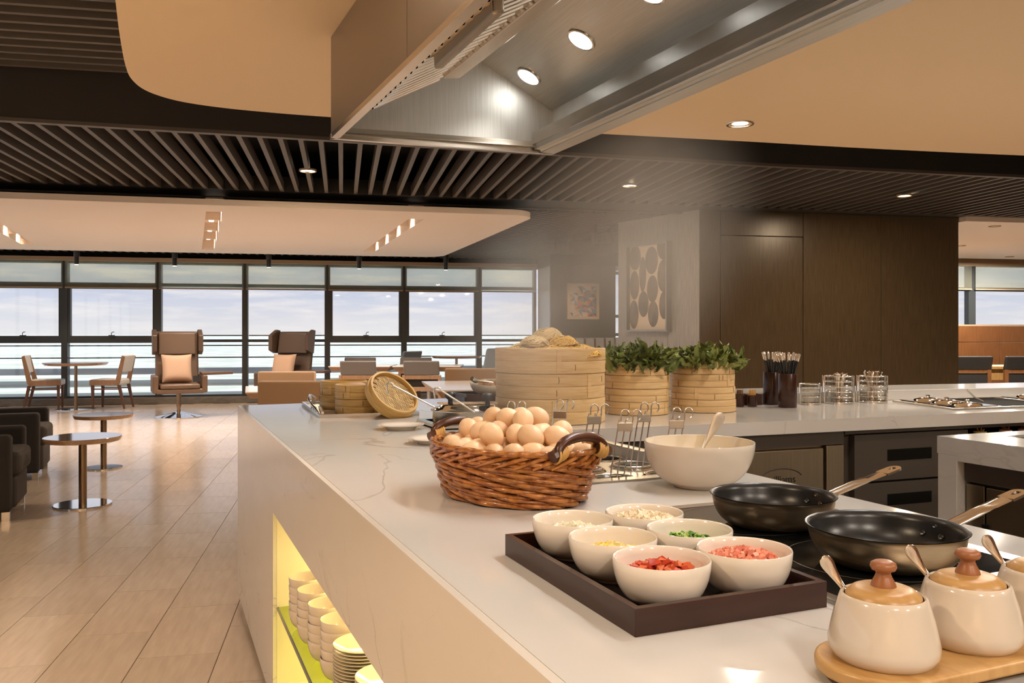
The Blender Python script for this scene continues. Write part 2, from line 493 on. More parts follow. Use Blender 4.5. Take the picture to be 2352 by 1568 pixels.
# ================================================================== FLOOR
floor = struct('floor', MB().box(-9, 18, -4, 16.0, -0.06, -0.004), m_grout, rz=-GA, smooth=0)
CS, SN = math.cos(CAM_YAW), math.sin(CAM_YAW)
def seen(u, v):
    p = G(u, v)
    d = p.x * SN + p.y * CS
    return p.x * CS - p.y * SN, d
tile_mesh = None
rest = MB()
k = -32
n_tiles = 0
cells = []
for k in range(-30, 40):
    u0 = -0.765 + 0.3 * k
    ph = 0.137 if k % 2 else 0.437
    for j in range(-4, 26):
        v0 = ph + 0.6 * j
        if v0 > 15.75 or u0 < -8.9 or u0 > 9: continue
        xc, d = seen(u0 + 0.15, v0 + 0.3)
        wu, wv = u0 + 0.15, v0 + 0.3
        near = d > 2.7 and -1240 < 1950 * xc / d < -590 and d < 15.4
        cells.append((near, d, u0, v0))
near_cells = sorted([c for c in cells if c[0]], key=lambda c: c[1])[:296]
ns = set((c[2], c[3]) for c in near_cells)
for near, d, u0, v0 in cells:
    v1 = min(v0 + 0.6, 15.9)
    if (u0, v0) in ns:
        if tile_mesh is None:
            b = MB()
            b.hexa([(0.0012, 0.0012, -0.004), (0.2988, 0.0012, -0.004), (0.2988, 0.5988, -0.004), (0.0012, 0.5988, -0.004)],
                   [(0.0022, 0.0022, 0.0), (0.2978, 0.0022, 0.0), (0.2978, 0.5978, 0.0), (0.0022, 0.5978, 0.0)])
            t = ob('tile', b, m_tile, parent=floor, loc=(u0, v0, 0), smooth=0); tile_mesh = t.data
        else:
            t = bpy.data.objects.new('tile', tile_mesh); COL.objects.link(t); t.parent = floor; t.location = (u0, v0, 0)
    else:
        rest.box(u0 + 0.0015, u0 + 0.2985, v0 + 0.0015, v1 - 0.0015, -0.004, 0.0)
ob('tile', rest, m_tile, parent=floor, smooth=0, kind='stuff')

# ================================================================== CEILING
ceiling = struct('ceiling', MB().box(-9, 18, -4, 17.2, 3.10, 3.25), m_void, rz=-GA, smooth=0)
FAS = [(-9, 5.7), (-4, 6.06), (-2.2, 6.18), (-0.5, 6.31), (1.6, 6.50), (3.67, 6.60), (6.06, 6.63), (10, 6.66), (17, 6.66)]
def fas(u):
    for (a, va), (b, vb) in zip(FAS, FAS[1:]):
        if a <= u <= b: return va + (vb - va) * (u - a) / (b - a)
    return FAS[-1][1]
def far_edge(u): return 9.16 + 0.03 * u
# black bulkhead with its lighter lower edge
b = MB(); b2 = MB()
for (a, va), (c, vc) in zip(FAS, FAS[1:]):
    b.hexa([(a, va, 2.655), (c, vc, 2.655), (c, vc + .05, 2.655), (a, va + .05, 2.655)], [(a, va, 3.1), (c, vc, 3.1), (c, vc + .05, 3.1), (a, va + .05, 3.1)])
    b2.hexa([(a, va - .004, 2.645), (c, vc - .004, 2.645), (c, vc + .055, 2.645), (a, va + .055, 2.645)],
            [(a, va - .004, 2.67), (c, vc - .004, 2.67), (c, vc + .055, 2.67), (a, va + .055, 2.67)])
struct('trim_1', b, m_fascia, rz=-GA, smooth=0)
struct('trim_2', b2, m_slat, rz=-GA, smooth=0)
# black flat strip at the far end of the slats
b = MB(); b.hexa([(-9, 8.60, 2.66), (11, 8.98, 2.66), (11, 9.55, 2.66), (-9, 9.05, 2.66)], [(-9, 8.60, 2.80), (11, 8.98, 2.80), (11, 9.55, 2.80), (-9, 9.05, 2.80)])
struct('trim_3', b, m_fascia, rz=-GA, smooth=0)
b = MB(); b.hexa([(-9, 9.05, 2.64), (11, 9.55, 2.64), (11, 9.59, 2.64), (-9, 9.09, 2.64)], [(-9, 9.05, 2.80), (11, 9.55, 2.80), (11, 9.59, 2.80), (-9, 9.09, 2.80)])
struct('trim_4', b, m_slat, rz=-GA, smooth=0)

def slat(p, q, z, w=0.036, h=0.10, mesh=None):
    """one ceiling slat from p to q (grid coordinates), bottom face at z"""
    L = math.hypot(q[0] - p[0], q[1] - p[1])
    b = MB().box(0, L, -w / 2, w / 2, 0, h)
    o = ob('slat', b, m_slat, parent=ceiling, loc=(p[0], p[1], z), smooth=0)
    o.rotation_euler = (0, 0, math.atan2(q[1] - p[1], q[0] - p[0]))
u = -3.9
while u < 10.0:
    slat((u, fas(u) + 0.05), (u, 8.60 + (u + 9) * 0.019), 2.65)
    u += 0.144
v = 3.0
while v < 5.95:                                   # raised slats above the cooking area, running the other way
    slat((-4.6, v), (-0.2, v), 2.93, 0.034, 0.06)
    v += 0.138
u = -7.4
while u < 1.9:                                    # slats between ceiling panel and window wall
    slat((u, 13.75), (u, 15.86), 2.65)
    u += 0.144
# slats turned towards the corner wall
dirv = Vector((math.sin(R(-30.7)), math.cos(R(-30.7))))
nor = Vector((dirv.y, -dirv.x))
poly = [(1.2, 9.62), (4.75, 9.62), (4.75, 15.9), (-1.0, 15.9)]
def clip_line(o0, d0):
    t0, t1 = -100.0, 100.0
    n = len(poly)
    for i in range(n):
        a = Vector(poly[i]); c = Vector(poly[(i + 1) % n]); e2 = c - a
        inn = Vector((-e2.y, e2.x))
        den = inn.dot(d0); num = inn.dot(a - o0)
        if abs(den) < 1e-9:
            if num > 0: return None
            continue
        t = num / den
        if den > 0: t0 = max(t0, t)
        else: t1 = min(t1, t)
    return (t0, t1) if t1 - t0 > 0.15 else None
s0 = min(nor.dot(Vector(p)) for p in poly); s1 = max(nor.dot(Vector(p)) for p in poly)
s = s0 + 0.05
while s < s1:
    o0 = nor * s
    c = clip_line(o0, dirv)
    if c:
        p = o0 + dirv * c[0]; q = o0 + dirv * c[1]
        slat((p.x, p.y), (q.x, q.y), 2.655, 0.034, 0.06)
    s += 0.118
b = MB(); b.prism([(1.0, 9.62), (4.9, 9.62), (4.9, 15.95), (-1.6, 15.95)], 2.76, 2.78)
struct('ceiling_void', b, m_void, rz=-GA, smooth=0)

# floating cream panel over the kitchen
def catmull(P, n=6):
    out = []
    for i in range(1, len(P) - 2):
        p0, p1, p2, p3 = (Vector(P[i + k]) for k in (-1, 0, 1, 2))
        for j in range(n):
            t = j / n
            q = 0.5 * ((2 * p1) + (p2 - p0) * t + (2 * p0 - 5 * p1 + 4 * p2 - p3) * t * t + (3 * p1 - p0 - 3 * p2 + p3) * t ** 3)
            out.append((q.x, q.y))
    return out
CURVE = [(8.4, 3.70), (8.0, 3.85), (5.938, 4.347), (4.705, 4.606), (3.697, 4.776), (2.78, 4.945), (1.9, 5.095), (0.966, 5.215), (0.60, 5.245), (0.33, 5.240), (0.11, 5.185),
         (-0.045, 5.047), (-0.118, 4.85), (-0.143, 4.60), (-0.152, 4.14), (-0.152, 3.7), (-0.152, 3.0)]
C1 = [(8.0, -3.2)] + catmull(CURVE) + [(-0.152, 3.7), (-0.152, -3.2)]
struct('ceiling_panel_kitchen', MB().prism(C1, 2.555, 2.63), m_cream, smooth=0)

# floating pale panel over the lounge, with three light slots
def arc(cx, cy, r, a0, a1, n=8):
    return [(cx + r * math.cos(R(a0 + (a1 - a0) * i / n)), cy + r * math.sin(R(a0 + (a1 - a0) * i / n))) for i in range(n + 1)]
outer = [(-8.2, 13.95), (-8.2, 8.50)] + [(-3.1, 8.72)] + arc(1.75, 9.16, 0.28, -84, 0, 8) + [(1.80, 11.8)] + arc(1.28, 13.65, 0.35, 0, 88, 8)
SLOTS = [((-3.72, 9.5), (-4.36, 13.1)), ((-1.30, 9.25), (-1.98, 13.40)), ((0.80, 9.42), (0.40, 13.25))]
holes = []
for (ua, va), (ub, vb) in SLOTS:
    w = 0.085
    holes.append([(ua - w, va), (ua + w, va), (ub + w, vb), (ub - w, vb)])
cl2 = struct('ceiling_panel_lounge', MB().plate(outer, holes, 2.5, 2.56), m_cream2, rz=-GA, smooth=0)
m_lens_w = emission('warm lamp lens', (1.0, 0.80, 0.58), 14)
m_lens_n = emission('white lamp lens', (1.0, 0.95, 0.88), 16)
m_lens_s = emission('slot lamp lens', (1.0, 0.80, 0.58), 5)
for si, ((ua, va), (ub, vb)) in enumerate(SLOTS):
    t = thing('slot_light', '%s recessed light slot with small square lamps in pale lounge ceiling panel' % ['left', 'middle', 'right'][si], 'light slot',
              G(0, 0, 0), -GA, 'light slots in the lounge ceiling panel')
    w = 0.085
    b = MB()
    for sgn in (-1, 1):
        b.hexa([(ua + sgn * w, va, 2.56), (ub + sgn * w, vb, 2.56), (ub + sgn * (w + .01), vb, 2.56), (ua + sgn * (w + .01), va, 2.56)],
               [(ua + sgn * w, va, 2.64), (ub + sgn * w, vb, 2.64), (ub + sgn * (w + .01), vb, 2.64), (ua + sgn * (w + .01), va, 2.64)])
    b.hexa([(ua - w, va - .01, 2.64), (ua + w, va - .01, 2.64), (ub + w, vb + .01, 2.64), (ub - w, vb + .01, 2.64)],
           [(ua - w, va - .01, 2.65), (ua + w, va - .01, 2.65), (ub + w, vb + .01, 2.65), (ub - w, vb + .01, 2.65)])
    ob('trough', b, m_cream2, parent=t, smooth=0)
    for i in range(4):
        f = (i + 0.02) / 4.0 if i else 0.06
        f2 = (i + 1) / 4.0
        fm = f2 - 0.09
        uu = ua + (ub - ua) * f2; vv = va + (vb - va) * f2
        ob('divider', MB().box(uu - w, uu + w, vv - .012, vv, 2.545, 2.64), m_cream2, parent=t, smooth=0)
        ul = ua + (ub - ua) * fm; vl = va + (vb - va) * fm
        ob('lamp_head', MB().lathe([(0, 0), (0.026, 0), (0.03, 0.012), (0.03, 0.03), (0, 0.03)], 16, (ul, vl, 2.61)), m_lens_s, parent=t)
        p = G(ul + 0.045 * (1 if si else -1), vl + 0.10)
        aim = Vector((gr[0], gr[1], 0)) * (.9 if si else -.9) + Vector((gf[0], gf[1], 0)) * .35 + Vector((0, 0, -.45))
        p = G(ul - 0.03 * (1 if si else -1), vl)
        L_ = lamp('SPOT', (p.x, p.y, 2.60), 22, (1.0, 0.72, 0.50), 0.015, 95)
        L_.rotation_euler = aim.to_track_quat('-Z', 'Y').to_euler()
        p = G(ul, vl)
        lamp('AREA', (p.x, p.y, 2.49), 18, (1.0, .86, .72), 0.12, spot=130)

# ================================================================== WALLS
struct('wall_left', MB().box(-8.2, -8.05, -3.5, 16.1, 0, .12).box(-8.2, -8.05, -3.5, 16.1, 2.45, 3.1), m_beige, rz=-GA, smooth=0)
b = MB()
for k in range(14):
    b.box(-8.16, -8.09, -3.5 + 1.47 * k, -3.42 + 1.47 * k, .12, 2.45)
b.box(-8.16, -8.09, -3.5, 16.1, 1.07, 1.14)
wl_ = struct('window_11', b, m_alu, rz=-GA, smooth=0)
ob('pane', MB().box(-8.13, -8.12, -3.5, 16.1, .12, 2.45), m_pane, parent=wl_, smooth=0)
struct('wall_back', MB().box(-8.2, 17.5, -3.65, -3.5, 0, 3.1), m_beige, rz=-GA, smooth=0)
struct('wall_right', MB().box(17.4, 17.55, -3.5, 16.1, 0, 3.1), m_beige, rz=-GA, smooth=0)

# dark veneered block with a flush door
wf = struct('wall_front', MB().box(4.02, 7.40, 9.20, 10.3, 0, 2.9), m_fascia, rz=-GA, smooth=0)
def wpanel(u0, u1, z0, z1, v=9.13):
    ob('panel', MB().box(u0 + .003, u1 - .003, v, v + .06, z0 + .003, z1 - .003), m_wallwood, parent=wf, smooth=0, bev=0.002)
wpanel(4.014, 4.277, 0, 2.66)
wpanel(4.277, 5.321, 2.372, 2.66)
wpanel(5.321, 6.346, 0, 2.66)
wpanel(6.346, 7.407, 0, 2.66)
d1 = struct('door_1', MB().box(4.281, 5.317, 9.131, 9.19, 0.01, 2.368), m_wallwood, rz=-GA, smooth=0, bev=0.002)
# turned wall that carries the oval print
A = G(4.014, 9.13); Bp = G(3.474, 10.42)
ab = (Bp - A); LAB = ab.length; ang = math.atan2(ab.y, ab.x)
ws = struct('wall_side', MB().box(0, LAB, -0.5, -0.03, 0, 2.64), m_fascia, loc=(A.x, A.y, 0), rz=ang, smooth=0)
ob('panel', MB().box(0.0, LAB * 0.36, -0.03, 0.0, 0, 2.66), m_veneer_daylit, parent=ws, smooth=0, bev=0.002)
ob('panel', MB().box(LAB * 0.36 + .004, LAB, -0.03, 0.0, 0, 2.66), m_veneer_daylit, parent=ws, smooth=0, bev=0.002)
# far veneered wall with the coloured print, and its slanted window return
wb = struct('wall_far', MB().box(3.72, 4.88, 14.95, 15.9, 0, 2.47), m_fascia, rz=-GA, smooth=0)
ob('panel', MB().box(3.69, 4.915, 14.90, 14.95, 0, 2.47), m_wallwood, parent=wb, smooth=0, bev=0.002)
ob('return_panel', MB().prism([(3.685, 14.95), (3.72, 14.95), (3.72, 15.9), (3.685, 15.9)], 0, 2.47), m_veneer_daylit, parent=wb, smooth=0)
struct('trim_5', MB().box(3.66, 5.3, 14.82, 16.0, 2.475, 2.66), m_fascia, rz=-GA, smooth=0)

# ================================================================== WINDOWS
MUL = [-7.5, -6.03, -4.72, -3.19, -1.72, -0.27, 1.13, 2.55, 3.66]
V0 = 16.0
struct('trim_6', MB().box(-8.1, 3.68, V0 - .20, V0 + .2, 2.50, 2.565), m_tan, rz=-GA, smooth=0)
struct('trim_30', MB().box(-8.1, 6.4, V0 + .08, V0 + .2, 2.565, 3.1), m_void, rz=-GA, smooth=0)
struct('trim_7', MB().box(-8.1, 3.6, V0 - .16, V0 + .2, 0.0, 0.115), m_sill, rz=-GA, smooth=0, bev=0.004)
nth = ['first', 'second', 'third', 'fourth', 'fifth', 'sixth', 'seventh', 'eighth', 'ninth']
casement = {0: True, 1: True, 2: True, 3: False, 4: False, 5: True, 6: True, 7: False}
for i in range(8):
    a, c = MUL[i], MUL[i + 1]
    cas = casement[i]
    b = MB()
    b.box(a, a + .05, V0 - .07, V0 + .07, .115, 2.5)
    b.box(c - .05, c, V0 - .07, V0 + .07, .115, 2.5)
    b.box(a + .05, c - .05, V0 - .05, V0 + .05, .115, .15)
    b.box(a + .05, c - .05, V0 - .05, V0 + .05, 2.07, 2.13)
    b.box(a + .05, c - .05, V0 - .05, V0 + .05, 2.46, 2.5)
    w = struct('window_%d' % (i + 1), b, m_alu, rz=-GA, smooth=0)
    if cas:
        s_ = MB(); z0, z1 = 1.075, 2.07
        s_.box(a + .05, a + .095, V0 - .06, V0 + .03, z0, z1); s_.box(c - .095, c - .05, V0 - .06, V0 + .03, z0, z1)
        s_.box(a + .05, c - .05, V0 - .062, V0 + .03, z0, z0 + .125); s_.box(a + .05, c - .05, V0 - .06, V0 + .03, z1 - .05, z1)
        sash = ob('sash', s_, m_alu, parent=w, smooth=0)
        hb = MB(); um = (a + c) / 2
        hb.box(um - .05, um + .05, V0 - .085, V0 - .06, z0 + .11, z0 + .137)
        hb.tube([(um, V0 - .09, z0 + .13), (um, V0 - .10, z0 + .17), (um + .02, V0 - .105, z0 + .19), (um + .05, V0 - .105, z0 + .192)], .006, 6)
        ob('handle', hb, m_alu, parent=sash, smooth=40)
    else:
        ob('transom', MB().box(a + .05, c - .05, V0 - .05, V0 + .05, 1.085, 1.135), m_alu, parent=w, smooth=0)
        ob('rail', MB().box(a + .05, c - .05, V0 + .10, V0 + .12, 1.195, 1.215), m_alu_rail, parent=w, smooth=0)
    ob('rail', MB().box(a + .0, c - .0, V0 + .10, V0 + .12, 1.015, 1.035), m_alu_rail, parent=w, smooth=0)
    ob('rail', MB().box(a + .0, c - .0, V0 + .10, V0 + .12, 0.80, 0.82), m_alu_rail, parent=w, smooth=0)
    ob('pane', MB().box(a + .05, c - .05, V0 - .005, V0 + .005, .15, 1.08), m_pane, parent=w, smooth=0)
    ob('pane', MB().box(a + .05, c - .05, V0 - .005, V0 + .005, 1.13, 2.07), m_pane, parent=w, smooth=0)
    ob('pane', MB().box(a + .05, c - .05, V0 - .005, V0 + .005, 2.13, 2.46), m_pane, parent=w, smooth=0)
    bl = thing('roller_blind', 'pale roller blind drawn a third down over window, %s from the left' % nth[i] if i else 'pale roller blind over window at the far left', 'blind', (0, 0, 0), -GA, 'roller blinds along the window wall')
    ob('cloth', MB().box(a + .02, c - .02, V0 - .105, V0 - .102, 2.045, 2.5), m_blind, parent=bl, smooth=0)
    ob('hem_bar', MB().box(a + .02, c - .02, V0 - .112, V0 - .095, 2.025, 2.05), m_tan, parent=bl, smooth=0, bev=0.003)
# narrow window seen past the far wall
b = MB()
b.box(4.92, 4.99, V0 - .05, V0 + .05, .1, 2.5); b.box(6.4, 6.46, V0 - .05, V0 + .05, .1, 2.5)
for z in (0.1, 1.02, 1.19, 1.55, 2.40): b.box(4.99, 6.4, V0 - .04, V0 + .04, z, z + .06)
w9 = struct('window_9', b, m_alu, rz=-GA, smooth=0)
ob('pane', MB().box(4.99, 6.4, V0 - .005, V0 + .005, .16, 2.4), m_pane, parent=w9, smooth=0)
struct('wall_rear', MB().box(6.46, 9.0, V0 - .1, V0 + .1, 0, 2.66), m_beige, rz=-GA, smooth=0)

# balcony louvres and the land far below
for k2, z in enumerate((0.10, 0.33, 0.555)):
    struct('trim_%d' % (20 + k2), MB().hexa([(-8.5, V0 + .75, z - .07), (8, V0 + .75, z - .07), (8, V0 + .95, z + .02), (-8.5, V0 + .95, z + .02)],
                        [(-8.5, V0 + .75, z - .05), (8, V0 + .75, z - .05), (8, V0 + .95, z + .04), (-8.5, V0 + .95, z + .04)]), m_louver, rz=-GA, smooth=0)
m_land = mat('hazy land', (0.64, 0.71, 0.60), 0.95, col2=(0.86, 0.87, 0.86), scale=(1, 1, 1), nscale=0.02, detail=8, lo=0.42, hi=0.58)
struct('ground_outside', MB().box(-30000, 30000, -30000, 40000, -40.5, -40), m_land, rz=-GA, smooth=0)
# ================================================================== RIGHT-HAND ROOM
V2 = 14.2
struct('ceiling_panel_right', MB().prism([(7.415, 9.02), (17.3, 9.02), (17.3, 13.5), (11.9, 13.45), (7.415, 13.55)], 2.6, 2.66), m_cream2, rz=-GA, smooth=0)
struct('trim_8', MB().box(7.0, 17.3, 13.4, 14.3, 2.66, 2.72), m_fascia, rz=-GA, smooth=0)
struct('trim_9', MB().box(7.0, 17.3, V2 - .1, V2 + .1, 2.52, 2.66), m_tan, rz=-GA, smooth=0)
b = MB()
for uu in (8.2, 11.69, 13.4, 15.3):
    b.box(uu, uu + .15, V2 - .06, V2 + .06, 0, 2.52)
b.box(7.0, 17.3, V2 - .05, V2 + .05, 2.05, 2.12); b.box(7.0, 17.3, V2 - .05, V2 + .05, 0, .9)
w10 = struct('window_10', b, m_alu, rz=-GA, smooth=0)
ob('pane', MB().box(7.0, 17.3, V2 + .061, V2 + .07, .9, 2.5), m_pane, parent=w10, smooth=0)
for j, (a, c) in enumerate(((8.4, 11.72), (11.80, 15.2))):
    bl = thing('roller_blind', ['pale roller blind at the window past the dark veneer wall, beside the mullion', 'wide pale roller blind at the window of the room on the right'][j], 'blind', (0, 0, 0), -GA)
    ob('cloth', MB().box(a, c, V2 - .105, V2 - .102, 2.09, 2.52), m_blind, parent=bl, smooth=0)
    ob('hem_bar', MB().box(a, c, V2 - .112, V2 - .095, 2.07, 2.092), m_tan, parent=bl, smooth=0)
lw = struct('wall_low', MB().box(7.4, 17, 12.06, 12.25, 0, 1.36), m_orangewood, rz=-GA, smooth=0)
ob('cap', MB().box(7.4, 17, 12.0, 12.30, 1.36, 1.385), m_tan, parent=lw, smooth=0)
for uu in (7.4, 10.5, 13.6):
    ob('panel', MB().box(uu + .003, uu + 3.097, 12.0, 12.06, 1.103, 1.357), m_orangewood, parent=lw, smooth=0, bev=0.002)
    ob('panel', MB().box(uu + .003, uu + 3.097, 12.0, 12.06, 0.01, 1.097), m_orangewood, parent=lw, smooth=0, bev=0.002)

# ================================================================== LIGHT FITTINGS
def downlight(p, r, label, lens, power, color, group, z_off=0.0):
    t = thing('downlight', label, 'downlight', p, 0, group)
    ob('ring', MB().lathe([(r, 0.012), (r * 1.02, -.004), (r * 1.18, -.006), (r * 1.22, 0.0), (r * 1.2, .012)], 32), m_silver if lens is m_lens_n else m_tan, parent=t)
    ob('lens', MB().lathe([(0, 0.002), (r * 0.7, 0.002), (r, 0.006), (r, 0.012), (0, 0.012)], 32), lens, parent=t)
    if power:
        lamp('AREA', (p[0], p[1], p[2] - 0.012), power, color, r * 1.9)
    return t
GD = 'downlights in the dark slatted ceiling'
downlight((1.211, 7.497, 2.648), .062, 'round downlight between dark slats, left of the steel hood', m_lens_w, 34, WARM, GD)
downlight((4.171, 7.057, 2.648), .062, 'round downlight between dark slats, right of the steel hood', m_lens_w, 34, WARM, GD)
downlight((7.072, 6.480, 2.648), .062, 'round downlight between dark slats, over the veneered wall at right', m_lens_w, 34, WARM, GD)
downlight((3.39, 4.38, 2.553), .072, 'large round downlight in the cream kitchen ceiling panel', m_lens_n, 0, SOFTW, 'downlight in the cream panel')
for (uu, vv), wd in (((9.40, 11.54), 'beside the veneered wall edge'), ((8.118, 9.363), 'nearest the slatted ceiling'), ((11.571, 13.0), 'nearest the window')):
    q = G(uu, vv); downlight((q.x, q.y, 2.598), .06, 'small downlight in the pale ceiling of the right room, ' + wd, m_lens_w, 120, SOFTW, 'downlights in the right room ceiling')
for uu, vv in ((12.5, 10.5),):
    q = G(uu, vv); lamp('AREA', (q.x, q.y, 2.59), 55, SOFTW, .12)
# ceiling spots along the windows
for i, px_u in enumerate((-4.33, -2.79, -1.25, 0.29, 1.83)):
    q = G(px_u, 15.25)
    t = thing('ceiling_spot', 'small black cylinder spot before the window wall, %s from the left' % nth[i], 'spotlight', (q.x, q.y, 2.38), 0, 'black cylinder spots along the windows')
    ob('housing', MB().lathe([(0, 0.14), (0.036, .14), (0.036, 0.02), (0.034, 0.006), (0.030, 0.006), (0.028, 0.02)], 20), m_black, parent=t)
    ob('mount', MB().lathe([(0, 0.27), (0.05, 0.27), (0.05, 0.155), (0.045, 0.14), (0, .14)], 20), m_black, parent=t)
    ob('lens', MB().lathe([(0, 0.002), (0.030, 0.004), (0, 0.02)], 20), m_lens_w, parent=t)
    lamp('SPOT', (q.x, q.y, 2.365), 60, WARM, 0.03, 90)
q = G(12.6, 13.6)
t = thing('ceiling_spot', 'black cylinder spot before the window of the right room', 'spotlight', (q.x, q.y, 2.44))
ob('housing', MB().lathe([(0, 0.14), (0.036, .14), (0.036, 0.02), (0.034, 0.006), (0.030, 0.006), (0.028, 0.02)], 20), m_black, parent=t)
ob('mount', MB().lathe([(0, 0.215), (0.05, 0.215), (0.05, 0.155), (0.045, 0.14), (0, .14)], 20), m_black, parent=t)
ob('lens', MB().lathe([(0, 0.012), (0.029, 0.014), (0, 0.02)], 20), m_lens_w, parent=t)
# angled spots near the far wall
SP = [((3.03, 12.0), 'left one of the pair nearest the coloured print'), ((3.22, 11.85), 'right one of the pair nearest the coloured print'),
      ((3.22, 10.62), 'left one of the pair beside the oval print wall'), ((3.40, 10.55), 'right one of the pair beside the oval print wall')]
for i, ((uu, vv), wd) in enumerate(SP):
    q = G(uu, vv)
    t = thing('track_spot', 'dark tilted ceiling spot, ' + wd, 'spotlight', (q.x, q.y, 2.52), 0, 'tilted spots by the art walls')
    Mx = frame_from(Vector((-0.30, -0.35, 0.9)), (0, 0, -0.10))
    hs = MB().lathe([(0, 0.16), (0.03, 0.16), (0.042, 0.145), (0.042, -0.005), (0.037, -0.005), (0.035, 0.01)], 20, M=Mx)
    ob('head', hs, m_slat, parent=t)
    ob('lens', MB().lathe([(0, 0.004), (0.036, 0.006), (0, 0.012)], 20, M=Mx), m_lens_w if i == 0 else m_slat, parent=t)
    ob('bracket', MB().tube([(0, 0, -0.02), (0.03, 0.03, 0.06), (0.03, 0.03, 0.135)], .008, 6), m_slat, parent=t)
q = G(4.1, 13.6); lamp('SPOT', (q.x, q.y, 2.45), 16, WARM, 0.03, 75, rot=(R(38), 0, -GA + R(8)))

# ================================================================== EXTRACTOR HOOD
hd = thing('extractor_hood', 'long stainless steel extractor hood hanging over the cooking island', 'hood')
HL = lambda y: 0.721 + (3.812 - y) * 0.0288          # x of left face
HR = lambda y: 1.768 + (3.724 - y) * 0.0249
YN, YF = -0.6, 3.80
ZB, ZT = 2.10, 2.552
b = MB()      # outer left face in two sheets with a seam
for y0, y1 in ((YN, 2.668), (2.672, YF)):
    b.hexa([(HL(y0) - .006, y0, ZB + .02), (HL(y0) + .006, y0, ZB + .02), (HL(y1) + .006, y1, ZB + .02), (HL(y1) - .006, y1, ZB + .02)],
           [(HL(y0) - .006, y0, ZT), (HL(y0) + .006, y0, ZT), (HL(y1) + .006, y1, ZT), (HL(y1) - .006, y1, ZT)])
ob('side_sheet', b, m_hoodout, parent=hd, smooth=0)
# rim flange around the underside
def strip(name, P, w, z0, z1, m):
    """bar of quads; P list of (xa, ya, xb, yb) inner/outer pairs"""
    b = MB()
    for (a0, b0), (a1, b1) in zip(P, P[1:]):
        b.hexa([(*a0, z0), (*b0, z0), (*b1, z0), (*a1, z0)], [(*a0, z1), (*b0, z1), (*b1, z1), (*a1, z1)])
    return ob(name, b, m, parent=hd, smooth=0)
strip('rim', [((HL(YN) - .008, YN), (HL(YN) + .028, YN)), ((HL(YF) - .008, YF + .02), (HL(YF) + .028, YF - .03))], 0, ZB, ZB + .022, m_steel)
b = MB()
b.hexa([(HL(YF) - .008, YF - .01, ZB), (HR(3.72) + .005, 3.712, ZB), (HR(3.72) + .005, 3.735, ZB), (HL(YF) - .008, YF + .02, ZB)],
       [(HL(YF) - .008, YF - .01, ZB + .022), (HR(3.72) + .005, 3.712, ZB + .022), (HR(3.72) + .005, 3.735, ZB + .022), (HL(YF) - .008, YF + .02, ZB + .022)])
b.hexa([(HL(YF) + .04, YF - .03, ZB + .022), (HR(3.72) - .06, 3.685, ZB + .022), (HR(3.72) - .06, 3.71, ZB + .05), (HL(YF) + .04, YF - .008, ZB + .05)],
       [(HL(YF) + .04, YF - .029, ZB + .026), (HR(3.72) - .06, 3.686, ZB + .026), (HR(3.72) - .06, 3.711, ZB + .054), (HL(YF) + .04, YF - .007, ZB + .054)])
ob('end_rim', b, m_steel, parent=hd, smooth=0)
# far end sheet
b = MB(); b.hexa([(HL(YF), YF - .006, ZB + .02), (HR(3.72), 3.714, ZB + .02), (HR(3.72), 3.724, ZB + .02), (HL(YF), YF + .004, ZB + .02)],
                 [(HL(YF), YF - .006, ZT), (HR(3.72), 3.714, ZT), (HR(3.72), 3.724, ZT), (HL(YF), YF + .004, ZT)])
ob('end_sheet', b, m_sheet, parent=hd, smooth=0)
# slanted roof of the hood carrying the lamps
def roofx(x): return 2.526 - 0.5666 * (x - 1.379)
b = MB()
sx = lambda y: (3.75 - y) * 0.027
def RP(x, y, dz=0): return (x + sx(y), y, roofx(x) + dz)
b.hexa([RP(1.375, YN), RP(1.77, YN), RP(1.77, 3.73), RP(1.375, 3.76)], [RP(1.375, YN, .01), RP(1.77, YN, .01), RP(1.77, 3.73, .01), RP(1.375, 3.76, .01)])
b.hexa([(0.74, YN, 2.53), (1.375 + sx(YN), YN, 2.53), (1.375, 3.76, 2.53), (0.735, 3.79, 2.53)], [(0.74, YN, 2.54), (1.375 + sx(YN), YN, 2.54), (1.375, 3.76, 2.54), (0.735, 3.79, 2.54)])
ob('roof_sheet', b, m_steelh, parent=hd, smooth=0)
# baffle filter bank
fa, fb = (0.776, 2.124), (1.046, 2.266)
nb = 74
dx, dz = fb[0] - fa[0], fb[1] - fa[1]
FM = lambda y: (3.2 - y) * 0.027
def baffle(y, wid):
    s_ = MB(); k0 = FM(y)
    for i in range(5):
        pass
    n_ = 6; vs = []
    for e_, (x_, z_) in enumerate((fa, fb)):
        for i in range(n_ + 1):
            a = PI * i / n_
            vs.append((x_ + k0 + math.sin(a) * .012 * dz / .3, y - math.cos(a) * wid / 2, z_ - math.sin(a) * 0.016))
    fs = [(i, i + 1, n_ + 2 + i, n_ + 1 + i) for i in range(n_)]
    s_.add(vs, fs)
    return s_
fl = ob('filter_bank', MB().hexa([(fa[0], 3.3, fa[1] + .004), (fb[0], 3.3, fb[1] + .004), (fb[0] + FM(YN), YN, fb[1] + .004), (fa[0] + FM(YN), YN, fa[1] + .004)],
        [(fa[0], 3.3, fa[1] + .03), (fb[0], 3.3, fb[1] + .03), (fb[0] + FM(YN), YN, fb[1] + .03), (fa[0] + FM(YN), YN, fa[1] + .03)]), m_cabslot, parent=hd, smooth=0)
y = 3.27
while y > 0.9:
    ob('baffle', baffle(y, 0.040), m_chrome, parent=fl, smooth=60)
    y -= 0.062
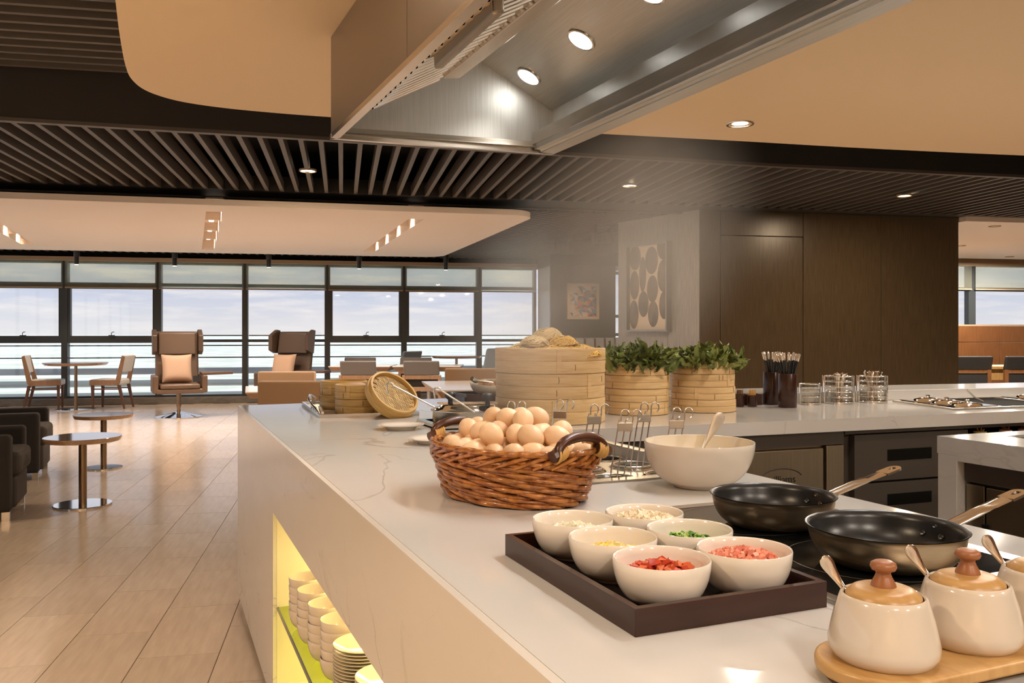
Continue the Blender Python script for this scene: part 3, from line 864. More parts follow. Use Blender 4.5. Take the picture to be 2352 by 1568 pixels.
# pull handle on the filter
hp = MB(); xk = fa[0] + FM(2.35) + 0.035
hp.hexa([(xk, 2.12, 2.085), (xk + .035, 2.12, 2.095), (xk + .03, 2.64, 2.095), (xk - .005, 2.64, 2.085)], [(xk - .005, 2.12, 2.15), (xk + .03, 2.12, 2.165), (xk + .025, 2.64, 2.165), (xk - .01, 2.64, 2.15)])
ob('filter_handle', hp, m_hoodout, parent=fl, smooth=0, bev=0.012, seg=4)
# channel along the top of the filters
b = MB(); c0 = (1.03, 2.235)
b.hexa([(c0[0], 3.16, 2.225), (c0[0] + .07, 3.16, 2.235), (c0[0] + .07 + FM(YN), YN, 2.235), (c0[0] + FM(YN), YN, 2.225)],
       [(c0[0], 3.16, 2.285), (c0[0] + .07, 3.16, 2.295), (c0[0] + .07 + FM(YN), YN, 2.295), (c0[0] + FM(YN), YN, 2.285)])
ob('channel', b, m_steel, parent=hd, smooth=0, bev=0.004)
# right side beam with grease gutter
RX = lambda y: (3.70 - y) * 0.025
def bar(x0, x1, z0, z1, y0=YN, y1=3.70, m=None, name='gutter'):
    b = MB(); b.hexa([(x0 + RX(y0), y0, z0), (x1 + RX(y0), y0, z0), (x1, y1, z0), (x0, y1, z0)], [(x0 + RX(y0), y0, z1), (x1 + RX(y0), y0, z1), (x1, y1, z1), (x0, y1, z1)])
    return ob(name, b, m or m_steelh, parent=hd, smooth=0)
bar(1.762, 1.772, 2.10, ZT, name='side_beam')
bar(1.70, 1.762, 2.10, 2.112, name='gutter')
bar(1.655, 1.664, 2.135, 2.19, name='gutter_lip', m=m_steel)
bar(1.664, 1.705, 2.112, 2.14, name='gutter')
b = MB(); b.hexa([(1.664 + RX(YN), YN, 2.135), (1.70 + RX(YN), YN, 2.105), (1.70, 3.70, 2.105), (1.664, 3.70, 2.135)], [(1.664 + RX(YN), YN, 2.14), (1.70 + RX(YN), YN, 2.11), (1.70, 3.70, 2.11), (1.664, 3.70, 2.14)])
ob('gutter_slope', b, m_steelh, parent=hd, smooth=0)
# lamps in the hood roof
nrm = Vector((-0.5666, 0, -1)).normalized()
m_hlens = emission('hood lamp lens', (1.0, 0.96, 0.90), 22)
for i in range(6):
    yl = 3.573 - 0.514 * i
    if yl < 0.4: break
    xl = 1.578 + 0.005 * i
    zl = roofx(xl - sx(yl))
    Mx = frame_from(nrm, (xl, yl, zl))
    lb = ob('lamp_lens', MB().lathe([(0, .010), (.035, .010), (.047, .007), (.05, 0), (0, 0)], 32, M=Mx), m_hlens, parent=hd)
    ob('lamp_ring', MB().lathe([(.05, 0), (.052, .007), (.060, .006), (.062, 0)], 32, M=Mx), m_chrome, parent=lb)
    p = Vector((xl, yl, zl)) + nrm * 0.02
    L = lamp('AREA', p, 1.4, (1.0, 0.93, 0.85), 0.09, spot=76)
    L.rotation_euler = nrm.to_track_quat('-Z', 'Y').to_euler()
# ================================================================== COOKING ISLAND
isl = thing('serving_counter', 'white marble cooking island with a lit crockery niche in its side', 'counter')
NK = (0.79, 1.25, 1.68, 2.27)          # sunken noodle cooker
OUT = [(.3575, -.7), (1.295, -.7), (1.295, 2.62), (6.3, 2.385), (6.3, 3.10), (4.6, 3.30), (3.66, 3.46), (2.25, 3.62), (2.25, 4.16), (1.383, 4.16), (.3575, 4.11)]
nkh = [(NK[0], NK[2]), (NK[1], NK[2]), (NK[1], NK[3]), (NK[0], NK[3])]
ob('worktop', MB().plate(OUT, [nkh], 0.85, 0.90), m_marble, parent=isl, smooth=0, bev=0.0025)
# side panel with the niche opening
YO = 2.82
SPB = MB()
M90 = Matrix(((0, 0, 1, 0), (1, 0, 0, 0), (0, 1, 0, 0), (0, 0, 0, 1)))     # (y, z, x) -> world
SPB.plate([(-.7, .035), (4.11, .035), (4.11, .8997), (-.7, .8997)], [[(-.65, .10), (YO, .10), (YO, .655), (-.65, .655)]], .345, .357, M=M90)
ob('side_panel', SPB, m_marble_front, parent=isl, smooth=0, bev=0.0015)
ob('plinth', MB().box(.375, 1.26, -.68, 4.07, 0, .035), m_darkcab, parent=isl, smooth=0)
ob('end_panel', MB().box(.386, 2.2, 4.07, 4.10, .035, .849), m_marble_front, parent=isl, smooth=0)
b = MB(); b.box(.3575, .90, YO, YO + .02, .08, .66); b.box(.90, .92, -.66, YO + .02, .08, .66); b.box(.3575, .92, -.66, YO, .08, .10); b.box(.3575, .92, -.66, YO + .02, .66, .68)
ob('niche_lining', b, m_niche, parent=isl, smooth=0)
ob('right_panel', MB().box(1.255, 1.28, -.68, 2.66, .035, .849), m_darkcab, parent=isl, smooth=0)
gs = ob('glass_shelf', MB().box(.362, .895, -.64, YO - .003, .340, .350), m_glassgreen, parent=isl, smooth=0)
ob('shelf_edge', MB().box(.358, .362, -.64, YO - .003, .339, .3505), m_glassedge, parent=isl, smooth=0)
LED = (1.0, 0.76, 0.36)
lamp('AREA', (.62, 1.1, .652), 13, LED, .05, size_y=3.3)
lamp('AREA', (.86, 1.1, .652), 6, LED, .05, size_y=3.3)
lamp('AREA', (.70, 1.1, .335), 6, LED, .04, size_y=3.3)
# raised ledge along the back

lg = thing('raised_ledge', 'raised marble ledge running along the back of the kitchen counter', 'ledge')
b = MB(); L0 = [(2.0, 3.30), (3.35, 3.185), (4.217, 3.087), (6.2, 2.86), (6.2, 3.19), (4.635, 3.39), (3.66, 3.515), (2.26, 3.61), (2.0, 3.62)]
b.prism(L0, .9, .95)
ob('slab', b, m_marble, parent=lg, smooth=0, bev=0.003)

# ------------------------------------------------------------------ crockery in the niche
def bowl_prof(r, h, rb, t=.0028, foot=.004):
    out = [(0, .0015), (rb * .82, .0015), (rb * .84, 0), (rb, 0), (rb, foot)]
    for i in range(1, 9):
        a = PI / 2 * i / 8
        out.append((rb + (r - rb) * math.sin(a) ** .85, foot + (h - foot) * (1 - math.cos(a)) ** .92))
    out.append((r - t * .3, h + t * .5)); out.append((r - t, h))
    for i in range(7, -1, -1):
        a = PI / 2 * i / 8
        out.append((max(0, rb + (r - rb) * math.sin(a) ** .85 - t * 1.1), foot + t + (h - foot - t) * (1 - math.cos(a)) ** .92))
    out.append((0, foot + t))
    return out
sb = ob('rice_bowl', MB().lathe(bowl_prof(.055, .060, .026), 40), m_china2)
tag(sb, '', 'bowl', 'cream bowls stacked in the lit niche')
stk = [(.417, 2.585, 'bowl stack deepest in the lit niche'), (.420, 2.447, 'second bowl stack from the back of the niche'), (.428, 2.308, 'third bowl stack from the back of the niche'), (.436, 2.168, 'bowl stack beside the plates in the niche')]
sb['label'] = ''
first = True
for x, y, wd in stk:
    for k in range(5):
        o = sb if first else sb.copy()
        if not first: COL.objects.link(o)
        first = False
        o.location = (x + rnd.uniform(-.001, .001), y, .3505 + k * .0235)
        o['label'] = 'cream bowl, %s of the %s' % (ORD[4 - k], wd)
sp = ob('side_plate', MB().lathe([(0, .001), (.036, .001), (.037, 0), (.040, 0), (.041, .002), (.058, .005), (.072, .0115), (.0725, .013), (.071, .0135), (.057, .0075), (.040, .0042), (0, .004)], 40), m_china2)
tag(sp, '', 'plate', 'white plates stacked in the lit niche')
first = True
for x, y, nn, wd in ((.455, 2.005, 18, 'plate stack beside the bowls in the niche'), (.470, 1.832, 16, 'front plate stack in the niche')):
    for k in range(nn):
        o = sp if first else sp.copy()
        if not first: COL.objects.link(o)
        first = False
        o.location = (x, y, .3505 + k * .0078)
        o['label'] = 'white plate, %s of the %s' % (ORD[nn - 1 - k], wd)

# ------------------------------------------------------------------ noodle cooker
nk = thing('noodle_cooker', 'sunken stainless noodle cooker set in the marble counter', 'cooker', (0, 0, 0))
ZP = 0.875
x0, x1, y0, y1 = NK
WELL = [(x, y) for y in (1.80, 1.965, 2.13) for x in (.87, 1.02, 1.17)]
ob('rim', MB().plate(rrect(x0 - .022, x1 + .016, y0 - .028, y1 + .02, .01), [rrect(x0 + .006, x1 - .006, y0 + .006, y1 - .006, .012)], .9003, .9045), m_steel, parent=nk, smooth=0)
b = MB(); b.box(x0 + .001, x0 + .004, y0 + .001, y1 - .001, .80, .9); b.box(x1 - .004, x1 - .001, y0 + .001, y1 - .001, .80, .9)
b.box(x0 + .004, x1 - .004, y0 + .001, y0 + .004, .80, .9); b.box(x0 + .004, x1 - .004, y1 - .004, y1 - .001, .80, .9)
ob('tank_wall', b, m_steelh, parent=nk, smooth=0)
ob('cover_plate', MB().plate([(x0 + .005, y0 + .005), (x1 - .005, y0 + .005), (x1 - .005, y1 - .005), (x0 + .005, y1 - .005)], [circ(x, y, .058, 28) for x, y in WELL], ZP - .003, ZP), m_steel, parent=nk, smooth=0)
ob('water', MB().box(x0 + .006, x1 - .006, y0 + .006, y1 - .006, .835, .84), glass_mat('broth', (.55, .50, .38), .2), parent=nk, smooth=0)
ob('tank_floor', MB().box(x0 + .004, x1 - .004, y0 + .004, y1 - .004, .80, .805), m_steelh, parent=nk, smooth=0)
ringb = MB().lathe([(.0535, .001), (.058, .004), (.0625, .001), (.0625, 0)], 32)
for x, y in WELL:
    ob('well_ring', ringb, m_chrome, parent=nk, loc=(x, y, ZP))
# noodle baskets with hooked wire handles
def noodle_basket(label):
    t = thing('noodle_basket', label, 'strainer', (0, 0, 0), 0, 'wire noodle baskets in the cooker')
    w = MB()
    for k in range(9):
        w.tube([(.05 * math.cos(2 * PI * i / 20), .05 * math.sin(2 * PI * i / 20), .004 - k * .0045) for i in range(20)], .0011 if k else .0024, 5, closed=True)
    ob('mesh_cup', w, m_wire, parent=t, kind='stuff')
    h = MB()
    lean = .022
    for dx in (-.016, 0, .016):
        h.tube([(.048, dx, .0), (.050, dx, .008), (.052, dx + lean, .150)], .0018, 6)
    ob('handle_wires', h, m_wire, parent=t)
    ob('name_plate', MB().box(.0505, .0545, -.018 + lean * .87, .018 + lean * .87, .122, .142), m_steel, parent=t, smooth=0, bev=.001)
    for dx, nm in ((-.012, 'hook'), (.016, 'hook')):
        k = MB(); pts = [(.052, dx + lean, .146)]
        for i in range(0, 15):
            a = PI - PI * 1.35 * i / 14
            pts.append((.052, dx + lean + .010 + .010 * math.cos(a), .160 + .013 * math.sin(a)))
        k.tube(pts, .0018, 6); ob(nm, k, m_wire, parent=t)
    return t
BK = [((1.02, 1.80), R(-112), 'wire noodle basket nearest the egg basket'), ((1.17, 1.965), R(-108), 'wire noodle basket behind the white mixing bowl, tall hook'),
      ((1.17, 1.80), R(-118), 'wire noodle basket hidden low behind the white mixing bowl'), ((1.02, 2.13), R(-122), 'wire noodle basket before the big steamer, at the back right'),
      ((1.02, 1.965), R(-105), 'wire noodle basket in the middle of the cooker'), ((.87, 2.13), R(-115), 'wire noodle basket before the big steamer, at the back left')]
nb0 = noodle_basket(BK[0][2])
for i, ((x, y), rz, lab) in enumerate(BK):
    o = nb0 if i == 0 else again(nb0, (0, 0, 0))
    o.location = (x, y, ZP + .004); o.rotation_euler = (0, 0, rz); o['label'] = lab

# ------------------------------------------------------------------ induction hob with pans
hb = thing('induction_hob', 'black glass induction hob with steel edging, under two frying pans', 'hob')
hx0, hx1, hy0, hy1 = .762, 1.165, .785, 1.365
ob('steel_frame', MB().plate([(hx0, hy0), (hx1, hy0), (hx1, hy1), (hx0, hy1)], [[(hx0 + .018, hy0 + .03), (hx1 - .03, hy0 + .03), (hx1 - .03, hy1 - .025), (hx0 + .018, hy1 - .025)]], .9003, .905), m_steel, parent=hb, smooth=0)
ob('glass_plate', MB().box(hx0 + .0185, hx1 - .0305, hy0 + .0305, hy1 - .0255, .9003, .9045), m_hob, parent=hb, smooth=0)
for cy in (.935, 1.215):
    rg = MB(); P = circ(.955, cy, .118, 64); Q = circ(.955, cy, .1168, 64)
    rg.add([(p[0], p[1], .9048) for p in P] + [(p[0], p[1], .9048) for p in Q], [(i, (i + 1) % 64, 64 + (i + 1) % 64, 64 + i) for i in range(64)])
    ob('zone_mark', rg, m_hobring, parent=hb, smooth=0)
def frying_pan(label, r, loc, rz):
    t = thing('frying_pan', label, 'frying pan', loc, rz)
    h = .052; rb = r * .66
    pr = [(0, 0), (rb - .004, 0), (rb, .002)]
    for i in range(1, 8):
        a = i / 8
        pr.append((rb + (r * .97 - rb) * math.sin(PI / 2 * a) ** .95, .002 + (h - .004) * (1 - math.cos(PI / 2 * a)) ** .9))
    pr += [(r * .97, h - .004), (r, h - .001), (r + .001, h)]
    ob('shell', MB().lathe(pr, 64), m_pan_out, parent=t, smooth=60)
    pi_ = [(r + .0005, h + .0008), (r * .965, h - .001)]
    for i in range(7, 0, -1):
        a = i / 8
        pi_.append((rb + (r * .97 - rb) * math.sin(PI / 2 * a) ** .95 - .003, .005 + (h - .006) * (1 - math.cos(PI / 2 * a)) ** .9))
    pi_ += [(rb - .006, .0045), (0, .004)]
    ob('lining', MB().lathe(pi_, 64), m_pan_in, parent=t, smooth=60)
    hd_ = MB()
    secs = [(r - .004, .036, .012, .0035), (r + .03, .042, .0105, .006), (r + .075, .053, .0105, .007), (r + .105, .060, .0115, .0045), (r + .112, .0615, .0135, .002), (r + .150, .070, .0135, .002)]
    ring = []
    n_ = 10
    vs = []
    for x_, z_, w_, th in secs:
        for i in range(n_):
            a = 2 * PI * i / n_
            vs.append((x_, w_ * math.cos(a) * (1 if abs(math.cos(a)) < .99 else 1), z_ + th * math.sin(a)))
    fs = []
    for s_i in range(len(secs) - 1):
        for i in range(n_):
            j = (i + 1) % n_
            fs.append((s_i * n_ + i, (s_i + 1) * n_ + i, (s_i + 1) * n_ + j, s_i * n_ + j))
    fs.append(tuple(range(n_)))
    hd_.add(vs, fs)
    # flat end with hanging eye
    endm = rot(0, -math.atan2(.0085, .038), 0, (r + .148, 0, .0695))
    outer_ = [(0, -.0135)] + [(.030 + .0135 * math.cos(R(a)), .0135 * math.sin(R(a))) for a in range(-90, 91, 18)] + [(0, .0135)]
    eye = [(.012, 0)] + [(.028 + .006 * math.cos(R(a)), .006 * math.sin(R(a))) for a in range(-90, 91, 30)]
    hd_.plate(outer_, [eye], -.002, .002, M=endm)
    ob('handle', hd_, m_copperspoon, parent=t, smooth=50)
    rvb = MB()
    for yy in (-.016, .016):
        rvb = MB().lathe([(.0045, 0), (.004, .002), (0, .003)], 12, M=frame_from(Vector((-1, -yy * 6, .35)), (r * .865, yy, .030)))
        ob('rivet', rvb, m_chrome, parent=t)
    rvb = MB().lathe([(.003, 0), (.0025, .002), (0, .0025)], 12, M=frame_from(Vector((-1, 0, .35)), (r * .93, 0, .042)))
    ob('rivet', rvb, m_chrome, parent=t)
    return t
frying_pan('black-lined frying pan at the back of the hob, beside the mixing bowl', .104, (.972, 1.168, .9052), R(1))
frying_pan('black-lined frying pan nearest the sugar pots, front of the hob', .108, (.957, .910, .9052), R(2))

# ------------------------------------------------------------------ tray with six bowls
tr = thing('serving_tray', 'dark brown lacquered tray holding six bowls of chopped toppings', 'tray')
tx0, tx1, ty0, ty1 = .480, .748, .800, 1.175
ob('tray_edge', MB().plate([(tx0, ty0), (tx1, ty0), (tx1, ty1), (tx0, ty1)], [[(tx0 + .009, ty0 + .009), (tx1 - .009, ty0 + .009), (tx1 - .009, ty1 - .009), (tx0 + .009, ty1 - .009)]], .9002, .931), m_lacquer, parent=tr, smooth=0, bev=.0015)
ob('tray_floor', MB().box(tx0 + .0092, tx1 - .0092, ty0 + .0092, ty1 - .0092, .902, .9065), m_lacquer_in, parent=tr, smooth=0)
BW = [(.557, .868, 'tomato'), (.678, .868, 'ham'), (.557, .986, 'egg'), (.678, .986, 'scallion'), (.557, 1.104, 'onion'), (.678, 1.104, 'mushroom')]
BL = {'tomato': 'white bowl of diced tomato, nearest the front tray corner', 'ham': 'white bowl of diced ham on the tray beside the hob',
      'egg': 'white bowl of chopped yellow egg in the middle of the tray', 'scallion': 'white bowl of chopped green scallion on the tray',
      'onion': 'white bowl of chopped white onion at the far tray corner', 'mushroom': 'white bowl of diced pale mushroom at the back of the tray'}
tb = ob('topping_bowl', MB().lathe(bowl_prof(.0585, .055, .027, .003), 64), m_china, smooth=60)
tag(tb, '', 'bowl', 'white topping bowls on the dark tray')
for i, (x, y, kx) in enumerate(BW):
    o = tb if i == 0 else tb.copy()
    if i: COL.objects.link(o)
    o.location = (x, y, .9068); o['label'] = BL[kx]
def heap(name, label, cat, c, R0, z0, n, size, m, shape, top=.012, seed=1, tilt=1.0, offs=(0, 0)):
    r_ = random.Random(seed); b = MB()
    b.lathe([(0, z0 - .012), (R0 * .72, z0 - .010), (R0, z0 - .001), (R0 * .7, z0 + top * .35), (0, z0 + top * .5)], 20, c=(c[0], c[1], 0))
    for i in range(n):
        a = r_.uniform(0, 2 * PI); q = math.sqrt(r_.random()) * R0 * .97
        px_, py_ = c[0] + q * math.cos(a), c[1] + q * math.sin(a)
        hz = z0 + top * max(0, 1 - ((px_ - c[0] - offs[0]) ** 2 + (py_ - c[1] - offs[1]) ** 2) / (R0 * R0)) * r_.uniform(.55, 1.15)
        Mx = rot(r_.uniform(-tilt, tilt), r_.uniform(-tilt, tilt), r_.uniform(0, 6.3), (px_, py_, hz))
        if isinstance(m, list): b.cur = r_.randrange(len(m))
        shape(b, Mx, size * r_.uniform(.75, 1.2), r_)
    o = ob(name, b, m, smooth=0, kind='stuff')
    return tag(o, label, cat)
def cube(b, M_, s, r_):
    b.box(-s / 2, s / 2, -s / 2 * r_.uniform(.8, 1.2), s / 2, -s / 2, s / 2, M=M_)
def wedge(b, M_, s, r_):
    b.add([(-s * .7, -s * .4, 0), (s * .7, -s * .4, 0), (s * .5, s * .5, .001), (-s * .45, s * .5, .001), (-s * .3, -s * .2, s * .7), (s * .4, -s * .25, s * .6), (s * .1, s * .4, s * .5)],
          [(0, 3, 2, 1), (0, 1, 5, 4), (1, 2, 6, 5), (2, 3, 6), (3, 0, 4), (3, 4, 6), (4, 5, 6)], M=M_)
def ringlet(b, M_, s, r_):
    n = 9; vs = []
    r1, r2, h = s * .5, s * .34, s * r_.uniform(.3, .6)
    for z in (0, h):
        for rr in (r1, r2):
            for i in range(n):
                a = 2 * PI * i / n; vs.append((rr * math.cos(a), rr * math.sin(a) * .7, z))
    fs = []
    for i in range(n):
        j = (i + 1) % n
        fs += [(i, j, 2 * n + j, 2 * n + i), (n + j, n + i, 3 * n + i, 3 * n + j), (2 * n + i, 2 * n + j, 3 * n + j, 3 * n + i)]
    b.add(vs, fs, M=M_)
m_tom = [mat('tomato flesh', (.55, .065, .022), .25, sss=.15), mat('tomato skin', (.42, .035, .012), .2), mat('tomato pale', (.68, .16, .06), .3)]
m_ham = [mat('ham', (.72, .22, .13), .45), mat('ham dark', (.60, .15, .085), .45), mat('ham pale', (.78, .30, .19), .45)]
m_eggy = [mat('egg yellow', (.80, .60, .10), .5), mat('egg pale', (.82, .70, .32), .5)]
m_scal = [mat('scallion green', (.085, .24, .02), .4), mat('scallion dark', (.035, .13, .012), .4), mat('scallion pale', (.42, .58, .15), .4)]
m_oni = [mat('onion', (.78, .74, .56), .4), mat('onion white', (.84, .80, .66), .4)]
m_mush = [mat('mushroom', (.76, .62, .42), .6), mat('mushroom pale', (.84, .73, .54), .6)]
def tri(b, M_, s, r_): cube(b, M_, s, r_)
heap('diced_tomato', 'red diced tomato heaped in the front white bowl', 'food', (.557, .868), .045, .941, 90, .011, m_tom, wedge, .012, 3)
heap('diced_ham', 'pink diced ham heaped in the white bowl beside the hob', 'food', (.678, .868), .046, .946, 270, .0062, m_ham, cube, .012, 4)
heap('chopped_egg', 'yellow chopped egg in the middle white bowl', 'food', (.557, .986), .041, .9385, 110, .0065, m_eggy, cube, .010, 5)
heap('chopped_scallion', 'green chopped scallion in a white bowl on the tray', 'food', (.678, .986), .043, .940, 110, .010, m_scal, ringlet, .010, 6)
heap('chopped_onion', 'white chopped onion in the far left bowl of the tray', 'food', (.557, 1.104), .043, .9415, 130, .0075, m_oni, cube, .010, 7)
heap('diced_mushroom', 'pale diced mushroom heaped in the bowl at the back of the tray', 'food', (.678, 1.104), .049, .949, 320, .0058, m_mush, cube, .010, 8)

# ------------------------------------------------------------------ sugar pots on a board
bd = thing('wooden_board', 'long rounded bamboo board carrying three white lidded pots', 'board', (0, 0, 0))
x0b, x1b, yb, rb_ = .578, 1.04, .613, .058
P = [(x1b - rb_ + rb_ * math.cos(R(a)), yb + rb_ * math.sin(R(a))) for a in range(-90, 91, 12)] + [(x0b + rb_ + rb_ * math.cos(R(a)), yb + rb_ * math.sin(R(a))) for a in range(90, 271, 12)]
ob('board_top', MB().prism(P, .908, .921), m_lid, parent=bd, smooth=40, bev=.003)
for xx in (.65, .94):
    ob('foot', MB().box(xx, xx + .05, yb - .03, yb + .03, .9002, .908), m_knob, parent=bd, smooth=0)
def sugar_pot(label):
    t = thing('sugar_pot', label, 'pot', (0, 0, 0), 0, 'white lidded pots on the bamboo board')
    pr = [(0, .002), (.042, .002), (.044, 0), (.047, .003), (.0500, .009), (.0503, .016), (.0480, .027), (.0448, .041), (.0405, .055), (.0388, .0595), (.037, .0605), (.0355, .059), (.0375, .052), (.045, .03), (.046, .012), (0, .010)]
    ob('body', MB().lathe(pr, 64), m_china2, parent=t, smooth=60)
    lid = ob('lid', MB().lathe([(0, .054), (.0335, .054), (.0345, .057), (.034, .060), (.028, .0655), (.024, .067), (.012, .068), (0, .068)], 48, sx=1.0, sy=1.0), m_lid, parent=t, smooth=50)
    ob('knob', MB().lathe([(.0118, .0675), (.0112, .0705), (.0080, .0765), (.0066, .0800), (.0072, .0820), (.0108, .0835), (.0122, .0865), (.0114, .0898), (.0075, .0920), (0, .0927)], 32), m_knob, parent=lid, smooth=60)
    return t
def spoon_mesh(L=.15, w=.011, bowl=True):
    b = MB(); secs = []
    n = 26
    vs = []; m_ = 10
    for i in range(n + 1):
        f = i / n
        z = L * f
        ww = .0024 + (w * .8 - .0024) * max(0, (f - .25) / .75) ** 1.6
        rnd_ = w * 1.1 / L
        if f > 1 - rnd_: ww *= math.sqrt(max(0.004, 1 - ((f - 1 + rnd_) / rnd_) ** 2))
        th = .0014
        bend = .006 * math.sin(f * PI)
        for k in range(m_):
            a = 2 * PI * k / m_
            vs.append((ww * math.cos(a), th * math.sin(a) + bend, z))
    fs = [(i * m_ + k, i * m_ + (k + 1) % m_, (i + 1) * m_ + (k + 1) % m_, (i + 1) * m_ + k) for i in range(n) for k in range(m_)]
    fs += [tuple(range(m_ - 1, -1, -1)), tuple(n * m_ + k for k in range(m_))]
    b.add(vs, fs)
    if bowl:
        Mx = Matrix.Translation((0, 0, -.018)) @ Matrix.Diagonal((.5, .14, 1, 1))
        b.lathe([(0, -.02), (.012, -.014), (.020, 0), (.016, .014), (.006, .021), (0, .022)], 16, M=Mx)
    return b
SPL = ['white pot with wooden lid and spoon at the left end of the board', 'white pot with wooden lid and spoon in the middle of the board', 'white pot with wooden lid cut by the picture edge, right on the board']
s0 = sugar_pot(SPL[0])
spm = ob('spoon', spoon_mesh(.052, .0118), m_copperspoon)
tag(spm, '', 'spoon', 'spoons standing in the white pots')
cr_ = Vector((.9225, -.386, 0)); cf_ = Vector((.386, .9225, 0))
for i, (x, y) in enumerate(((.642, .613), (.755, .613), (.868, .613))):
    o = s0 if i == 0 else again(s0, (0, 0, 0))
    o.location = (x, y, .9212); o.rotation_euler = (0, 0, R(20 * i)); o['label'] = SPL[i]
    sp_ = spm if i == 0 else spm.copy()
    if i: COL.objects.link(sp_)
    ax = (Vector((0, 0, 1)) - cr_ * .62 + cf_ * .35).normalized()
    base = Vector((x, y, .9212 + .056)) - cr_ * .027 + cf_ * .018
    yv = -(cf_ * -1 - ax * ax.dot(-cf_)).normalized(); xv = yv.cross(ax)
    Mx = Matrix(((xv.x, yv.x, ax.x, 0), (xv.y, yv.y, ax.y, 0), (xv.z, yv.z, ax.z, 0), (0, 0, 0, 1)))
    sp_.matrix_world = Matrix.Translation(base - ax * .012) @ Mx
    sp_['label'] = ['polished spoon leaning out of the left white pot', 'polished spoon leaning out of the middle white pot', 'polished spoon leaning out of the right white pot'][i]

# ------------------------------------------------------------------ mixing bowl
mbp = [(0, .002), (.048, .002), (.050, 0), (.054, 0), (.056, .006)]
for i in range(1, 13):
    a = PI / 2 * i / 12
    mbp.append((.056 + .062 * math.sin(a) ** .9, .006 + .090 * (1 - math.cos(a)) ** .85))
mbp += [(.1175, .0975), (.1150, .097)]
for i in range(11, 0, -1):
    a = PI / 2 * i / 12
    mbp.append((.0525 + .062 * math.sin(a) ** .9, .010 + .087 * (1 - math.cos(a)) ** .85))
mbp += [(.045, .010), (0, .009)]
mbx, mby = 1.087, 1.545
o = tag(ob('mixing_bowl', MB().lathe(mbp, 80), m_china, loc=(mbx, mby, .9005), smooth=60), 'large white mixing bowl between the egg basket and frying pans', 'bowl')
o = ob('egg_wash', MB().lathe([(0, .060), (.107, .060), (.1075, .0605), (0, .061)], 48), mat('beaten egg', (.74, .56, .16), .15), loc=(mbx, mby, .9005))
tag(o, 'yellow beaten egg filling the large white mixing bowl', 'liquid'); o['kind'] = 'stuff'
sp2 = ob('serving_spoon', spoon_mesh(.135, .021, False), mat('bright spoon steel', (.92, .91, .88), .3, 1.0))
tag(sp2, 'silver serving spoon leaning in the large white mixing bowl', 'spoon')
ax = (Vector((0, 0, 1)) + cr_ * .55 + cf_ * .1).normalized()
yv = -(cf_ * -1 - ax * ax.dot(-cf_)).normalized(); xv = yv.cross(ax)
Mx = Matrix(((xv.x, yv.x, ax.x, 0), (xv.y, yv.y, ax.y, 0), (xv.z, yv.z, ax.z, 0), (0, 0, 0, 1)))
sp2.matrix_world = Matrix.Translation(Vector((mbx, mby, .940)) - cr_ * .012) @ Mx
# ================================================================== EGG BASKET
bk = thing('wicker_basket', 'oval brown wicker basket heaped with eggs, two wooden handles', 'basket', (.672, 1.60, .9005), R(-73))
AX, AY, BX, BY, BH = .196, .144, .158, .114, .102
def bas(t, z, off=0.0):
    f = z / BH
    f = f ** .85
    a = BX + (AX - BX) * f + off; b_ = BY + (AY - BY) * f + off
    return (a * math.cos(t), b_ * math.sin(t), z)
NST = 20
wr_ = random.Random(8)
rows = 9
zr = .006
for k in range(rows):
    z = .007 + k * .0100
    pts = []                                        # inner strand behind the stakes, coloured dark for the shade in the gaps
    n = NST * 5
    for i in range(n):
        t = 2 * PI * i / n
        pts.append(bas(t, z + .002, -.0035 + .003 * math.cos(NST / 2 * t + k * PI)))
    ob('willow_strand', MB().tube(pts, .0044, 5, closed=True), m_wicker_shade, parent=bk, smooth=60)
    NR = 13
    for j in range(NR):                             # outer rods, each rising a little from tip to butt
        t0 = 2 * PI * (j + .37 * k) / NR + wr_.uniform(-.05, .05)
        span = wr_.uniform(.80, 1.0); m_ = 13; pts = []; rad = []
        r0_ = wr_.uniform(.0040, .0052)
        for q in range(m_):
            f = q / (m_ - 1); t = t0 - span * f
            off = -.004 + .0105 * math.sin(PI * f) ** .8 + .0018 * math.cos(NST / 2 * t + k * PI)
            pts.append(bas(t, z - .0055 + .0125 * f + wr_.uniform(-.0004, .0004), off)); rad.append(r0_ * (.62 + .38 * math.sin(PI * min(1, f * 1.05))))
        ob('willow_rod', MB().tube(pts, rad, 6), m_wicker, parent=bk, smooth=60)
for i in range(NST):
    t = 2 * PI * (i + .5) / NST
    ob('stake', MB().tube([bas(t, .002), bas(t, .05), bas(t, .098)], .0036, 6), m_wicker, parent=bk, smooth=60)
# slanted braid of the border
for i in range(30):
    t0 = 2 * PI * i / 30
    pts = []; rad = []
    for q in range(9):
        f = q / 8; t = t0 + f * .62
        off = .008 * math.cos(f * PI * 1.0) + .002
        pts.append(bas(t, .080 + .026 * f + (.006 * math.sin(f * PI)), off)); rad.append(.0056 * (.55 + .45 * math.sin(f * PI)))
    ob('border_strand', MB().tube(pts, rad, 6, flat=.9), m_wicker, parent=bk, smooth=60)
for ph in (0, 1):
    pts = [bas(2 * PI * i / 120, .107 + .002 * math.sin(15 * 2 * PI * i / 120 + ph * PI), .003 * math.cos(15 * 2 * PI * i / 120 + ph * PI)) for i in range(120)]
    ob('willow_strand', MB().tube(pts, .0052, 6, closed=True), m_wicker, parent=bk, smooth=60)
ob('basket_floor', MB().lathe([(0, .003), (.98, .003), (1, .006), (0, .007)], 40, sx=BX, sy=BY), m_wicker, parent=bk)
